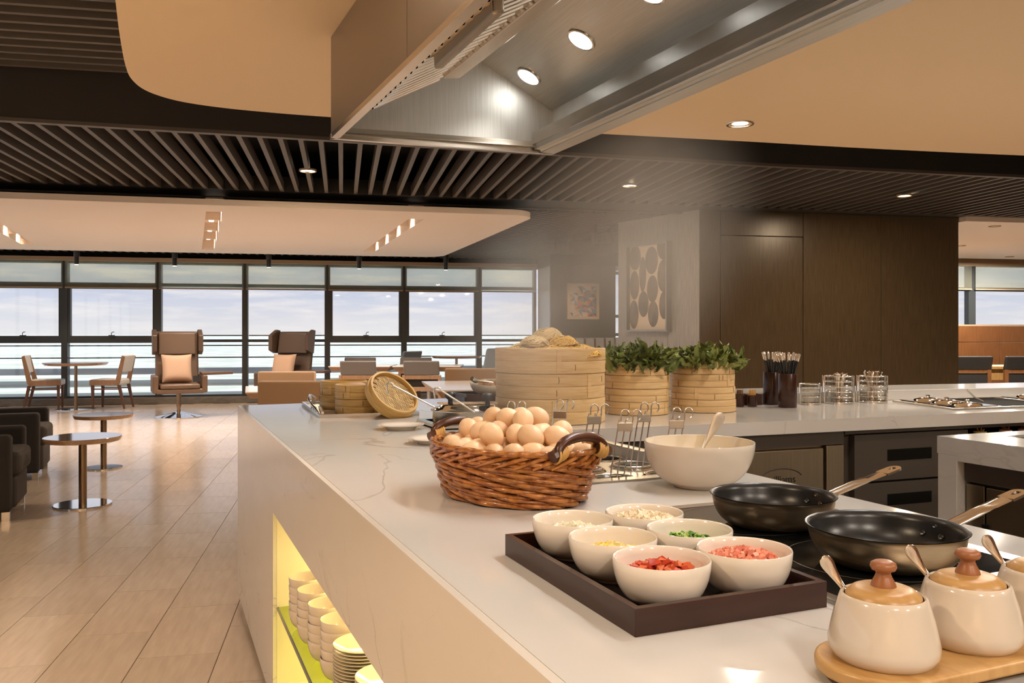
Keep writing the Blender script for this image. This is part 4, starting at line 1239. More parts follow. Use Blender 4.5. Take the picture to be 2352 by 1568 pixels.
for sgn in (-1, 1):
    pts = []; rad = []
    for i in range(13):
        a = PI * i / 12
        pts.append((sgn * (AX + .004 - .004 * math.sin(a)), -.058 * math.cos(a), .108 + .030 * math.sin(a) ** .7)); rad.append(.0098)
    h = ob('handle', MB().tube(pts, rad, 10), m_darkwood, parent=bk, smooth=60)
    for s2 in (-1, 1):
        ob('handle_end', MB().lathe([(0, -.018), (.0105, -.018), (.012, -.012), (.012, .014), (0, .014)], 8, M=rot(R(90 - 18 * s2), 0, 0, (sgn * AX, s2 * .058, .110))), m_darkwood, parent=h, smooth=30)
        for q in range(5):
            yy = s2 * (.061 - q * .0046)
            ob('cane_wrap', MB().tube([(sgn * AX + .0125 * math.cos(2 * PI * i / 14), yy + .002 * math.sin(2 * PI * i / 14), .112 + (.0016 * q) - .004 + .0140 * math.sin(2 * PI * i / 14)) for i in range(14)], .0026, 5, closed=True), m_cane, parent=h, smooth=60)
# eggs
eb = MB(); pr = []
for i in range(13):
    a = -PI / 2 + PI * i / 12
    z = .0265 * math.sin(a); r = .0213 * math.cos(a) * (1 - .10 * math.sin(a))
    pr.append((max(r, 0) if 0 < i < 12 else 0, z))
eb.lathe(pr, 20)
egg0 = None
er = random.Random(21)
EG = []
def fill(z, a, b_, sp, jit, ofs=(0, 0)):
    k = 0; y = -b_
    while y <= b_ + 1e-6:
        x = -a + (sp / 2 if k % 2 else 0)
        while x <= a + 1e-6:
            if (x / a) ** 2 + (y / b_) ** 2 <= 1.04: EG.append((x + ofs[0] + er.uniform(-jit, jit), y + ofs[1] + er.uniform(-jit, jit), z + er.uniform(-.002, .003)))
            x += sp
        y += sp * .87; k += 1
fill(.098, .170, .120, .0470, .003)
fill(.130, .132, .080, .0485, .005, (.006, .004))
fill(.155, .080, .045, .050, .006, (-.004, 0))

bkM = Matrix.Translation((.672, 1.60, .9005)) @ Matrix.Rotation(R(-73), 4, 'Z')
for x, y, z in EG:
    if egg0 is None:
        o = egg0 = ob('egg', eb, m_egg, smooth=80)
    else:
        o = egg0.copy(); COL.objects.link(o)
    p = bkM @ Vector((x, y, z)); o.location = p
    o.rotation_euler = (er.uniform(.4, 2.6), er.uniform(-1, 1), er.uniform(0, 6.3))
    s_ = er.uniform(.96, 1.08); o.scale = (s_, s_, s_)
    wd = ('at the top of the heap' if z > .145 else 'in the middle of the heap' if z > .118 else 'low in the heap near the basket rim')
    tag(o, 'brown hen egg %s in the oval wicker basket' % wd, 'egg', 'eggs %s in the wicker basket' % wd)

# ================================================================== BAMBOO STEAMERS
def tier_mb(r, z0, z1, n=64, t=.008):
    return MB().lathe([(r - t, z0 + .002), (r - .001, z0 + .001), (r, z0 + .003), (r, z1 - .002), (r - .001, z1), (r - t, z1), (r - t, z0 + .002)], n)
def big_steamer(name, label, cat, loc, r, tiers, hh, group, seed, m=None, lid_floor=True, sub=2):
    q = random.Random(seed)
    m = m or m_bamboo
    t = thing(name, label, cat, loc, q.uniform(0, 6), group)
    for k in range(tiers):
        z0 = k * hh; dr = q.uniform(-.002, .003)
        w = ob('tier', tier_mb(r + dr, z0 + .001, z0 + hh), m, parent=t, smooth=50)
        for s_ in range(sub):
            za = z0 + hh * s_ / sub + .0008; zb = z0 + hh * (s_ + 1) / sub - .0006
            hoop = ob('hoop', MB().lathe([(r + dr, za), (r + dr + .0022, za + .0006), (r + dr + .0026, za + .002), (r + dr + .0026, zb - .002), (r + dr + .0022, zb - .0006), (r + dr, zb)], 64), m, parent=w, smooth=50)
            for _ in range(3):
                a = q.uniform(0, 2 * PI); zz = (za + zb) / 2
                ob('stitch', MB().tube([((r + dr + .0028) * math.cos(a), (r + dr + .0028) * math.sin(a), zz - .011), ((r + dr + .0031) * math.cos(a + .006), (r + dr + .0031) * math.sin(a + .006), zz), ((r + dr + .0028) * math.cos(a), (r + dr + .0028) * math.sin(a), zz + .011)], .0011, 4), m_lash, parent=w)
        a = q.uniform(-2.4, -.6) - t.rotation_euler.z
        Mx = Matrix.Rotation(a, 4, 'Z')
        ob('overlap_strip', MB().box(r + dr + .002, r + dr + .0046, -.009, .009, z0 + .003, z0 + hh - .003, M=Mx), m, parent=w, smooth=0, bev=.001)
    ob('slatted_floor', MB().lathe([(0, hh * tiers - .045), (r - .009, hh * tiers - .045), (r - .009, hh * tiers - .04), (0, hh * tiers - .04)], 40), m_bamboo_dark, parent=t)
    return t
big_steamer('bamboo_steamer', 'largest bamboo steamer, three tiers heaped with noodles', 'steamer', (1.395, 2.955, .9005), .207, 3, .0925, None, 3)
big_steamer('bamboo_steamer', 'tall bamboo steamer of greens in the middle, beside the noodle steamer', 'steamer', (1.852, 3.075, .9005), .131, 4, .0535, None, 4)
big_steamer('bamboo_steamer', 'tall bamboo steamer of greens beside the chopstick holders', 'steamer', (2.180, 3.070, .9005), .132, 4, .0535, None, 5)

# noodle nests
m_nood = [mat('egg noodle', (.74, .47, .11), .5, rvar=.05), mat('pale noodle', (.74, .55, .26), .5, rvar=.05)]
def nest(seed, R0, H0):
    q = random.Random(seed); b = MB()
    b.lathe([(0, 0), (R0 * .70, .0), (R0 * .60, H0 * .35), (R0 * .3, H0 * .55), (0, H0 * .6)], 18)
    for s_ in range(95):
        pts = []
        ph = q.uniform(0, 6.3); tilt = q.uniform(-.6, .6); az = q.uniform(0, 6.3); rr = R0 * q.uniform(.35, .95); n = 16
        zz = H0 * q.uniform(.15, .95); arc_ = q.uniform(2.5, 5.5)
        for i in range(n):
            a = ph + arc_ * i / (n - 1)
            w = 1 + .14 * math.sin(a * 5 + s_) 
            x = rr * w * math.cos(a); y = rr * w * math.sin(a)
            lim = H0 * math.sqrt(max(.05, 1 - min(.95, (x * x + y * y) / (R0 * R0))))
            z = min(max(.002, zz + x * tilt * .5 + .004 * math.sin(a * 4 + s_)), lim) + .002
            pts.append((x, y, z))
        b.tube(pts, .0020, 4)
    return b
nests = [ob('noodle_nest', nest(100 + k, .062, .052), m_nood[k % 2], smooth=60) for k in range(3)]
NP = [(-.105, .02, -.012, 1), (-.02, -.085, -.016, 0), (.085, -.06, -.014, 0), (.118, .04, -.016, 0), (.03, .085, -.012, 1), (-.075, .105, -.014, 1), (-.06, -.03, .018, 1), (.045, -.02, .020, 0), (-.01, .03, .050, 1), (-.125, -.07, -.020, 1), (.03, -.14, -.022, 0), (.13, -.105, -.024, 0)]
for i, (dx, dy, dz, mi) in enumerate(NP):
    o = nests[i] if i < 3 else nests[i % 3].copy()
    if i >= 3:
        COL.objects.link(o)
    o.data = o.data if o.data.materials[0] == m_nood[mi] else o.data.copy()
    o.data.materials[0] = m_nood[mi]
    wx = dx * .9225 + dy * .386; wy = -dx * .386 + dy * .9225
    o.location = (1.395 + wx, 2.955 + wy, .9005 + .252 + dz); o.rotation_euler = (rnd.uniform(-.2, .2), rnd.uniform(-.2, .2), rnd.uniform(0, 6))
    tag(o, ('pale' if mi else 'yellow') + ' noodle nest heaped in the largest bamboo steamer', 'noodles', ('pale' if mi else 'yellow') + ' noodle nests in the largest steamer')

# leafy greens
m_leaf = [mat('leaf green', (.10, .14, .028), .45, col2=(.17, .21, .055), nscale=30, rvar=.35), mat('leaf light', (.27, .31, .085), .45, rvar=.25), mat('leaf stalk', (.36, .44, .14), .4)]
def leaf_mesh(L, W, seed):
    q = random.Random(seed); b = MB()
    nu, nv = 7, 4
    vs = []
    b.cur = 0
    for i in range(nu + 1):
        f = i / nu
        w = W * (math.sin(PI * min(1, f * .92 + .10)) ** .8)
        for j in range(-nv // 2, nv // 2 + 1):
            s_ = j / (nv / 2)
            z = L * (.35 + .65 * f) + .006 * math.sin(7 * f + 3 * s_)
            y = -.018 * f * f * 2 + .010 * abs(s_) + .006 * math.sin(9 * f + s_ * 5 + seed)
            vs.append((w * s_ * (1 + .12 * math.sin(11 * f + seed)), y, z))
    m_ = nv + 1
    fs = [(i * m_ + j, i * m_ + j + 1, (i + 1) * m_ + j + 1, (i + 1) * m_ + j) for i in range(nu) for j in range(nv)]
    b.add(vs, fs)
    b.cur = 1
    b.tube([(0, 0, 0), (0, .001, L * .2), (0, -.002, L * .5), (0, -.015, L * .8)], [.0035, .003, .002, .0008], 5)
    return b
def greens(label, c, seed, r0, light):
    q = random.Random(seed)
    t = thing('leafy_greens', label, 'vegetable', c)
    base = [ob('leaf', leaf_mesh(.080 + .009 * k, .015 + .0025 * k, seed + k), [m_leaf[1] if (light and k != 1) or k == 2 else m_leaf[0], m_leaf[2]], parent=t, smooth=60) for k in range(4)]
    for i in range(270):
        o = base[i] if i < 4 else base[i % 4].copy()
        if i >= 4: COL.objects.link(o); o.parent = t
        a = q.uniform(0, 2 * PI); rr = r0 * math.sqrt(q.random())
        lean = (rr / r0) * .70 + q.uniform(-.15, .25)
        o.location = (rr * math.cos(a), rr * math.sin(a), -.042 - .012 * (rr / r0) + q.uniform(-.018, .022))
        o.rotation_euler = Matrix(Matrix.Rotation(a, 3, 'Z') @ Matrix.Rotation(lean, 3, 'Y') @ Matrix.Rotation(q.uniform(0, 6.3), 3, 'Z')).to_euler()
        s_ = q.uniform(.75, 1.15); o.scale = (s_, s_, s_)
greens('dark leafy greens filling the middle bamboo steamer', (1.852, 3.075, 1.12), 31, .112, False)
greens('bright leafy greens with pale stalks in the steamer beside the chopsticks', (2.180, 3.070, 1.12), 41, .112, True)

# ================================================================== CHOPSTICKS, CUTLERY, TOOTHPICKS
chop = thing('chopstick', '', 'chopstick', (0, 0, 0))
ob('stick', MB().lathe([(0, 0), (.0022, 0), (.0034, .12), (.0038, .205), (0, .205)], 8), m_chop, parent=chop, smooth=60)
ob('silver_cap', MB().lathe([(.0038, .205), (.0042, .206), (.0043, .234), (.0036, .238), (0, .239)], 8), m_silver, parent=chop, smooth=60)
firstc = True
for hi, ((x, y), wd) in enumerate((((2.622, 3.050), 'nearer'), ((2.672, 3.215), 'farther'))):
    t = thing('chopstick_holder', 'dark brown cylinder holding silver capped chopsticks, the %s of two' % wd, 'holder', (x, y, .9005), 0, 'chopstick holders')
    ob('cylinder', MB().lathe([(0, .002), (.038, .002), (.040, 0), (.041, .002), (.041, .150), (.040, .152), (.037, .152), (.0365, .150), (.0365, .008), (0, .008)], 40), m_lacquer, parent=t, smooth=50)
    q = random.Random(60 + hi)
    for i in range(26):
        o = chop if firstc else copy_tree(chop)
        firstc = False
        a = 2 * PI * i / 26 * 2.4; rr = .014 + .020 * q.random()
        sl = .13 + .26 * q.random()
        top = Vector((math.cos(a) * sl, math.sin(a) * sl, 1)).normalized()
        p = Vector((x + math.cos(a) * (rr - .145 * sl * .9), y + math.sin(a) * (rr - .145 * sl * .9), .912))
        o.location = p; o.rotation_euler = top.to_track_quat('Z', 'Y').to_euler()
        o['label'] = 'black chopstick with silver cap in the %s dark cylinder' % wd
        o['group'] = 'chopsticks in the %s dark cylinder' % wd
def canister(label, loc, r, h, rings):
    t = thing('wire_canister', label, 'canister', loc)
    ob('glass_liner', MB().lathe([(r - .006, .004), (r - .006, h - .004)], 40), m_clear, parent=t, smooth=60)
    ob('base', MB().lathe([(0, 0), (r, 0), (r, .004), (0, .004)], 36), m_chrome, parent=t)
    for k in range(rings):
        z = .006 + (h - .010) * k / (rings - 1)
        ob('ring', MB().tube([(r * math.cos(2 * PI * i / 40), r * math.sin(2 * PI * i / 40), z) for i in range(40)], .0021, 6, closed=True), m_chrome, parent=t, smooth=60)
    for a in (-.80, 2.35, -.30, 2.85):
        ob('upright', MB().box(r - .001, r + .003, -.008, .008, 0, h, M=Matrix.Rotation(a, 4, 'Z')), m_chrome, parent=t, smooth=0, bev=.001)
canister('low chrome wire canister half hidden behind the dark cylinder', (2.838, 3.15, .9005), .046, .098, 4)
canister('chrome wire canister of spoons, the middle one of three', (3.012, 3.150, .9005), .070, .132, 6)
canister('chrome wire canister of small spoons beside the food wells', (3.200, 3.125, .9005), .068, .130, 6)
cs = ob('soup_spoon', spoon_mesh(.15, .012), m_copperspoon)
tag(cs, '', 'spoon')
q = random.Random(77)
for i in range(26):
    o = cs if i == 0 else cs.copy()
    if i: COL.objects.link(o)
    mid = i < 12
    x, y = (3.012, 3.150) if mid else (3.200, 3.125)
    a = q.uniform(0, 6.3); sl = q.uniform(.05, .35)
    top = Vector((math.cos(a) * sl, math.sin(a) * sl, 1)).normalized()
    rr = q.uniform(0, .035) - sl * .05
    L0_ = .93
    o.location = (x + math.cos(a) * rr, y + math.sin(a) * rr, .930 if mid else .936)
    o.rotation_euler = top.to_track_quat('Z', 'Y').to_euler()
    if mid: o.scale = (1, 1, .78)
    o['label'] = 'steel spoon standing in the %s wire canister' % ('middle' if mid else 'rightmost')
    o['group'] = 'spoons in the %s wire canister' % ('middle' if mid else 'rightmost')
for i, ((x, y), wd) in enumerate((((2.452, 3.172), 'left'), ((2.508, 3.152), 'right'))):
    t = thing('toothpick_cup', 'small dark cup of toothpicks, the %s one of two' % wd, 'cup', (x, y, .9005), 0, 'toothpick cups')
    ob('cup', MB().lathe([(0, .002), (.020, 0), (.021, .002), (.021, .050), (.019, .051), (.0185, .048), (.0185, .006), (0, .006)], 28), m_lacquer, parent=t, smooth=50)
    b = MB(); q = random.Random(80 + i)
    for k in range(46):
        a = q.uniform(0, 6.3); rr = .015 * math.sqrt(q.random())
        b.tube([(rr * math.cos(a), rr * math.sin(a), .008), (rr * 1.08 * math.cos(a), rr * 1.08 * math.sin(a), .074 + q.uniform(-.003, .003))], .0011, 4)
    o = ob('toothpicks', b, [m_lash if i == 0 else m_cane], loc=(x, y, .9005), kind='stuff')
    tag(o, 'toothpicks standing in the %s small dark cup' % wd, 'toothpicks')
for (x, y, w, rz_, wd) in ((2.475, 3.245, .05, .2, 'small dark box behind the left toothpick cup'), (2.565, 3.232, .085, -.05, 'low dark box between toothpick cups and chopstick holders')):
    t = thing('napkin_box', wd, 'box', (x, y, .9005), rz_)
    ob('box_body', MB().plate([(-w / 2, -.025), (w / 2, -.025), (w / 2, .025), (-w / 2, .025)], [[(-w / 2 + .004, -.021), (w / 2 - .004, -.021), (w / 2 - .004, .021), (-w / 2 + .004, .021)]], 0, .05), m_lacquer, parent=t, smooth=0)
    ob('box_floor', MB().box(-w / 2 + .004, w / 2 - .004, -.021, .021, .001, .01), m_lacquer, parent=t, smooth=0)

# ================================================================== FOOD WELLS
fw = thing('food_well', 'sunken steel food well with knobbed lids beside the wire canisters', 'food well', (0, 0, 0))
FX = lambda f, v: 3.19 + 1.25 * f + (3.29 - 3.19) * v
def FWp(f, g): # f along, g depth 0..1
    return (3.185 + 1.30 * f + .13 * g - .02 * f, 2.655 + .455 * g - .085 * f)
def fq(f0, f1, g0, g1, z0, z1, b):
    P = [FWp(f0, g0), FWp(f1, g0), FWp(f1, g1), FWp(f0, g1)]
    b.hexa([(*p, z0) for p in P], [(*p, z1) for p in P])
b = MB()
for a in ((0, 1, 0, .03), (0, 1, .97, 1), (0, .012, .03, .97), (.988, 1, .03, .97), (.22, .235, .03, .97), (.50, .515, .03, .97)): fq(*a, .9005, .908, b)
ob('frame', b, m_steel, parent=fw, smooth=0)
b = MB(); fq(.24, .50, .03, .97, .9003, .9015, b); ob('open_well', b, m_cabslot, parent=fw, smooth=0)
for f0, f1 in ((.015, .22), (.518, .985)):
    for j in range(3):
        b = MB(); g0 = .045 + .31 * j
        cells_ = [(f0, f1)] if f1 - f0 < .3 else [(f0, f0 + .23), (f0 + .24, f1)]
        for ca, cb in cells_:
            b = MB(); fq(ca + .004, cb - .004, g0, g0 + .29, .9005, .912, b)
            l = ob('well_lid', b, m_chrome, parent=fw, smooth=0, bev=.005)
            cx, cy = FWp((ca + cb) / 2, g0 + .145)
            ob('lid_dome', MB().lathe([(.075, 0), (.07, .006), (.04, .012), (.012, .014), (.010, .020), (.013, .024), (0, .026)], 24, (cx, cy, .911), sx=1, sy=.75), m_chrome, parent=l, smooth=70)
t = tag(ob('well_ladle', MB().tube([(3.60, 2.84, .912), (3.57, 2.86, .93), (3.545, 2.87, .955), (3.535, 2.875, .965)], .004, 6), m_wire), 'steel ladle handle in the open food well', 'ladle')

# ================================================================== UNDER THE BACK COUNTER
def quadbox(xa, xb, yoff0, yoff1, z0, z1):
    yl = lambda x: 2.615 - .047 * (x - 1.295)
    return [(xa, yl(xa) + yoff0), (xb, yl(xb) + yoff0), (xb, yl(xb) + yoff1), (xa, yl(xa) + yoff1)], z0, z1
def qb(*a):
    P, z0, z1 = quadbox(*a); return MB().hexa([(*p, z0) for p in P], [(*p, z1) for p in P])
fr_ = thing('undercounter_fridge', 'steel undercounter fridge with an oval badge, behind the mixing bowl', 'fridge')
ob('body', qb(1.45, 2.505, .055, .62, .08, .8495), m_cabsteel, parent=fr_, smooth=0)
ob('top_rail', qb(1.45, 2.505, .03, .055, .795, .8495), m_darkcab, parent=fr_, smooth=0, bev=.002)
ob('side_post', qb(2.42, 2.505, .030, .055, .08, .793), m_cabsteel, parent=fr_, smooth=0, bev=.003)
fd = ob('door', qb(1.50, 2.405, .028, .055, .10, .785), m_cabsteel, parent=fr_, smooth=0, bev=.004)
# badge: oval line with the name
def text_obj(name, body, size, m, parent, M_):
    cu = bpy.data.curves.new(name, 'FONT'); cu.body = body; cu.size = size; cu.extrude = .0006; cu.align_x = 'CENTER'; cu.align_y = 'CENTER'; cu.resolution_u = 3
    tmp = bpy.data.objects.new(name, cu); COL.objects.link(tmp)
    bpy.context.view_layer.update()
    me = bpy.data.meshes.new_from_object(tmp.evaluated_get(bpy.context.evaluated_depsgraph_get()))
    bpy.data.objects.remove(tmp)
    o = bpy.data.objects.new(name, me); COL.objects.link(o); me.materials.clear(); me.materials.append(m)
    o.parent = parent; o.matrix_local = M_
    return o
m_ink = mat('black print', (.012, .010, .008), .5)
yb_ = 2.615 - .047 * (2.20 - 1.295) + .0265
TM = Matrix.Translation((2.205, yb_, .672)) @ Matrix.Rotation(-.047, 4, 'Z') @ Matrix.Rotation(R(90), 4, 'X')
text_obj('badge_lettering', 'williams', .042, m_ink, fd, TM)
ob('badge_oval', MB().tube([(.095 * math.cos(R(a)), .038 * math.sin(R(a)) + .004, .0008) for a in range(15, 215, 8)], .0016, 5), m_ink, parent=fd).matrix_local = TM
dc = thing('drawer_cabinet', 'dark brown drawer cabinet under the counter, right of the steel fridge', 'cabinet')
ob('body', qb(2.510, 3.16, .06, .62, .08, .8495), m_darkcab, parent=dc, smooth=0)
ob('top_rail', qb(2.510, 3.16, .03, .06, .833, .8495), m_darkcab, parent=dc, smooth=0, bev=.002)
for z0, z1 in ((.640, .828), (.460, .632), (.10, .452)):
    d_ = ob('drawer', qb(2.555, 3.15, .028, .06, z0, z1), m_darkcab, parent=dc, smooth=0, bev=.002)
    ob('grip_recess', qb(2.72, 2.95, .0265, .030, z0 + .078, z0 + .124), m_cabslot, parent=d_, smooth=0)
oc = thing('open_cabinet', 'dark open cabinet under the counter holding small jars, at the right', 'cabinet')
ob('back', qb(3.165, 5.2, .35, .37, .08, .8495), m_cabslot, parent=oc, smooth=0)
ob('shelf', qb(3.165, 5.2, .04, .35, .71, .735), m_darkcab, parent=oc, smooth=0)
ob('top_rail', qb(3.165, 5.2, .05, .07, .83, .8495), m_darkcab, parent=oc, smooth=0)
for i, (x, c1, c2, wd) in enumerate(((3.29, (.55, .40, .10), (.35, .16, .05), 'yellow jar with brown sticks, left of three under the counter'), (3.44, (.60, .38, .22), (.25, .06, .03), 'pinkish jar, middle of three under the counter'), (3.555, (.50, .24, .18), (.35, .03, .02), 'reddish jar, right of three under the counter'))):
    t = thing('spice_jar', wd, 'jar', (x, 2.615 - .047 * (x - 1.295) + .09, .7355), 0)
    ob('jar', MB().lathe([(0, 0), (.024, 0), (.026, .003), (.026, .072), (.024, .074), (.022, .072), (.022, .06), (0, .06)], 24), mat('jar glaze', c1, .3), parent=t, smooth=50)
    b = MB(); q = random.Random(90 + i)
    for k in range(14):
        a = q.uniform(0, 6.3); b.tube([(0, 0, .058), (.016 * math.cos(a), .016 * math.sin(a), .080 + q.uniform(0, .012))], .0022, 4)
    ob('contents', b, mat('spice', c2, .6), parent=t, kind='stuff')

# ================================================================== SIDE COUNTER AT THE RIGHT
sc_ = thing('side_counter', 'marble side counter with a sink edge, lower right behind the pan handles', 'counter')
xs, ye = 2.335, 2.01
ob('worktop', MB().plate([(xs, .3), (3.6, .3), (3.6, ye - .02), (xs, ye)], [[(xs + .195, .8), (3.2, .8), (3.2, 1.92), (xs + .195, 1.925)]], .845, .90), m_marble, parent=sc_, smooth=0, bev=.002)
ob('sink', MB().plate([(xs + .198, .81), (3.19, .81), (3.19, 1.915), (xs + .198, 1.92)], [[(xs + .215, .84), (3.16, .84), (3.16, 1.90), (xs + .215, 1.905)]], .815, .893), m_lacquer, parent=sc_, smooth=0)
ob('leg_panel', MB().box(xs, 3.6, ye - .075, ye - .004, 0, .8449), m_marble, parent=sc_, smooth=0, bev=.002)
ob('apron', MB().box(xs, xs + .03, .3, ye - .0755, .828, .8449), m_marble, parent=sc_, smooth=0)
f2 = thing('undercounter_fridge', 'steel undercounter fridge below the side counter at the right edge', 'fridge')
ob('body', MB().box(xs + .06, 3.3, .4, ye - .08, .05, .81), m_darkcab, parent=f2, smooth=0)
ob('top_rail', MB().box(xs + .028, xs + .06, .4, ye - .08, .765, .827), m_darkcab, parent=f2, smooth=0, bev=.003)
d_ = ob('door', MB().box(xs + .035, xs + .06, 1.0, ye - .15, .08, .755), m_cabsteel, parent=f2, smooth=0, bev=.003)
ob('hinge', MB().box(xs + .026, xs + .035, ye - .158, ye - .142, .58, .64), m_cabslot, parent=d_, smooth=0)
ob('handle', MB().box(xs + .020, xs + .035, 1.25, 1.52, .655, .70), m_cabslot, parent=d_, smooth=0, bev=.004)
ob('side_post', MB().box(xs + .033, xs + .06, ye - .145, ye - .082, .05, .757), m_cabsteel, parent=f2, smooth=0, bev=.002)

# ================================================================== PLATES, SOUP POT, SMALL STEAMERS
pl = ob('dinner_plate', MB().lathe([(0, .003), (.042, .003), (.044, 0), (.047, 0), (.049, .004), (.060, .010), (.0785, .0155), (.0795, .017), (.078, .0175), (.058, .0125), (.046, .0070), (0, .0065)], 64), m_china, smooth=60)
tag(pl, 'white plate on the counter nearest the egg basket', 'plate'); pl.location = (.772, 2.462, .9005)
o = pl.copy(); COL.objects.link(o); o.location = (.782, 2.87, .9005); o['label'] = 'white plate on the counter nearer the small steamers'; o.scale = (1.03, 1.03, 1)

pt = thing('soup_pot', 'low round steel soup pot with split lid, behind the eggs', 'pot', (1.04, 2.905, .9005))
ob('base_tray', MB().plate(rrect(-.15, .15, -.125, .15, .01), [rrect(-.125, .125, -.1, .125, .02)], 0, .014), m_chrome, parent=pt, smooth=0, bev=.002)
ob('base_plate', MB().box(-.15, .15, -.125, .15, 0, .004), m_black, parent=pt, smooth=0)
ob('body', MB().lathe([(0, .0145), (.122, .0145), (.126, .02), (.126, .052), (.130, .056), (.133, .055), (.133, .058), (.126, .0585)], 64), m_steel, parent=pt, smooth=50)
lp = MB().lathe([(.128, .0585), (.120, .064), (.105, .067), (.100, .074), (.06, .079), (0, .080)], 64)
ob('lid', lp, m_chrome, parent=pt, smooth=50)
ob('lid_hinge', MB().box(-.11, .11, -.003, .003, .076, .083, M=Matrix.Rotation(R(-20), 4, 'Z')), m_steel, parent=pt, smooth=0)
for dx, dy in ((-.062, -.005), (.075, -.062)):
    ob('knob', MB().lathe([(.010, .074), (.0085, .082), (.0085, .092), (.017, .098), (.0215, .108), (.018, .116), (.010, .121), (0, .122)], 24, (dx * .9225 + dy * .386, -dx * .386 + dy * .9225, 0)), m_black, parent=pt, smooth=60)
def ladle(label, p0, p1, hook):
    b = MB(); p0 = Vector(p0); p1 = Vector(p1)
    d = (p1 - p0).normalized(); side = -cr_
    pts = [p0, p1 - d * .02]
    for i in range(8):
        a = PI * i / 7
        pts.append(p1 + side * (.012 * (1 - math.cos(a))) + Vector((0, 0, .010 * math.sin(a))))
    pts.append(pts[-1] - Vector((0, 0, .03)) + side * -.004)
    b.tube(pts, .0032, 8)
    return tag(ob('ladle', b, m_wire, smooth=60), label, 'ladle')
ladle('hooked steel ladle at the left rim of the soup pot', (.935, 2.95, .962), (.795, 3.02, 1.042), 1)
ladle('hooked steel ladle at the front rim of the soup pot', (1.02, 2.775, .958), (.905, 2.80, 1.036), 1)

stt = thing('steel_tray', 'steel wire-handled tray under the two small bamboo steamers', 'tray')
TP = [(.588, 3.368), (.985, 3.33), (1.02, 4.0), (.625, 4.04)]
def inset(P, d):
    cx = sum(p[0] for p in P) / 4; cy = sum(p[1] for p in P) / 4
    return [(p[0] + (cx - p[0]) * d, p[1] + (cy - p[1]) * d) for p in P]
ob('rim', MB().plate(TP, [inset(TP, .05)], .9003, .914), m_chrome, parent=stt, smooth=0, bev=.002)
ob('tray_floor', MB().prism(inset(TP, .052), .9003, .904), m_steelh, parent=stt, smooth=0)
for z_ in (0, 1):
    ob('handle', MB().tube([(.60, 3.45 + .28 * z_, .914), (.585, 3.55 + .2 * z_, .945 + .01 * z_), (.62, 3.75 + .05 * z_, .965), (.66, 3.86, .94), (.66, 3.92, .914)] if z_ == 0 else [(.61, 3.62, .914), (.60, 3.70, .95), (.63, 3.85, .958), (.66, 3.95, .914)], .004, 8), m_chrome, parent=stt, smooth=60)
o = tag(ob('tongs', MB().tube([(.625, 3.50, .909), (.64, 3.62, .916), (.66, 3.78, .909)], [.006, .008, .004], 8), m_silver), 'steel tongs lying in the tray left of the small steamers', 'tongs')
big_steamer('small_steamer', 'small bamboo steamer with tan cloth, nearest the leaning lid', 'steamer', (.784, 3.505, .9045), .102, 2, .0595, None, 12, m_bamboo_y)
big_steamer('small_steamer', 'small bamboo steamer standing behind the cloth-topped one', 'steamer', (.765, 3.758, .9045), .102, 2, .0605, None, 13, m_bamboo_y)
tag(ob('steamed_bun', MB().lathe([(0, .0), (.05, .0), (.056, .008), (.045, .022), (.02, .029), (0, .030)], 32, (.765, 3.49, 1.000)), m_cushion, smooth=80), 'round tan bun in the nearer small steamer', 'bun')
tag(ob('steamed_bun', MB().lathe([(0, .0), (.03, .0), (.034, .008), (.026, .018), (0, .024)], 32, (.853, 3.505, 1.000)), m_cushion, smooth=80), 'smaller tan bun in the nearer steamer beside the leaning lid', 'bun')
# leaning woven lid
LN = (Vector((-.386, -.9225, 0)) * .47 + cr_ * .565 + Vector((0, 0, .68))).normalized()
ld = thing('steamer_lid', 'woven bamboo steamer lid leaning against the small steamer', 'lid', (0, 0, 0))
ld.matrix_world = frame_from(LN, (.868, 3.315, .986))
rl = .107
ob('lid_hoop', MB().lathe([(rl - .009, -.024), (rl, -.024), (rl + .001, -.022), (rl + .001, .020), (rl, .022), (rl - .008, .022), (rl - .009, .018), (rl - .009, -.024)], 64), m_bamboo_y, parent=ld, smooth=50)
ob('lid_hoop_outer', MB().lathe([(rl + .001, -.024), (rl + .005, -.023), (rl + .005, .004), (rl + .001, .005)], 64), m_bamboo_y, parent=ld, smooth=50)
ob('backing', MB().lathe([(0, .002), (rl - .009, .002), (rl - .009, .004), (0, .004)], 48), m_bamboo_dark, parent=ld)
n_ = 0
wr = Matrix.Rotation(R(-38), 4, 'Z')
for j in range(-12, 13):
    for i in range(-6, 7):
        x = i * .0245 + (j % 3) * .0082; y = j * .0078
        if x * x + y * y > (rl - .018) ** 2: continue
        Mx = wr @ rot(0, R(3), 0, (x, y, .0068))
        ob('woven_strip', MB().box(-.0112, .0112, -.0031, .0031, -.0012, .0012, M=Mx), m_strip, parent=ld, smooth=0)

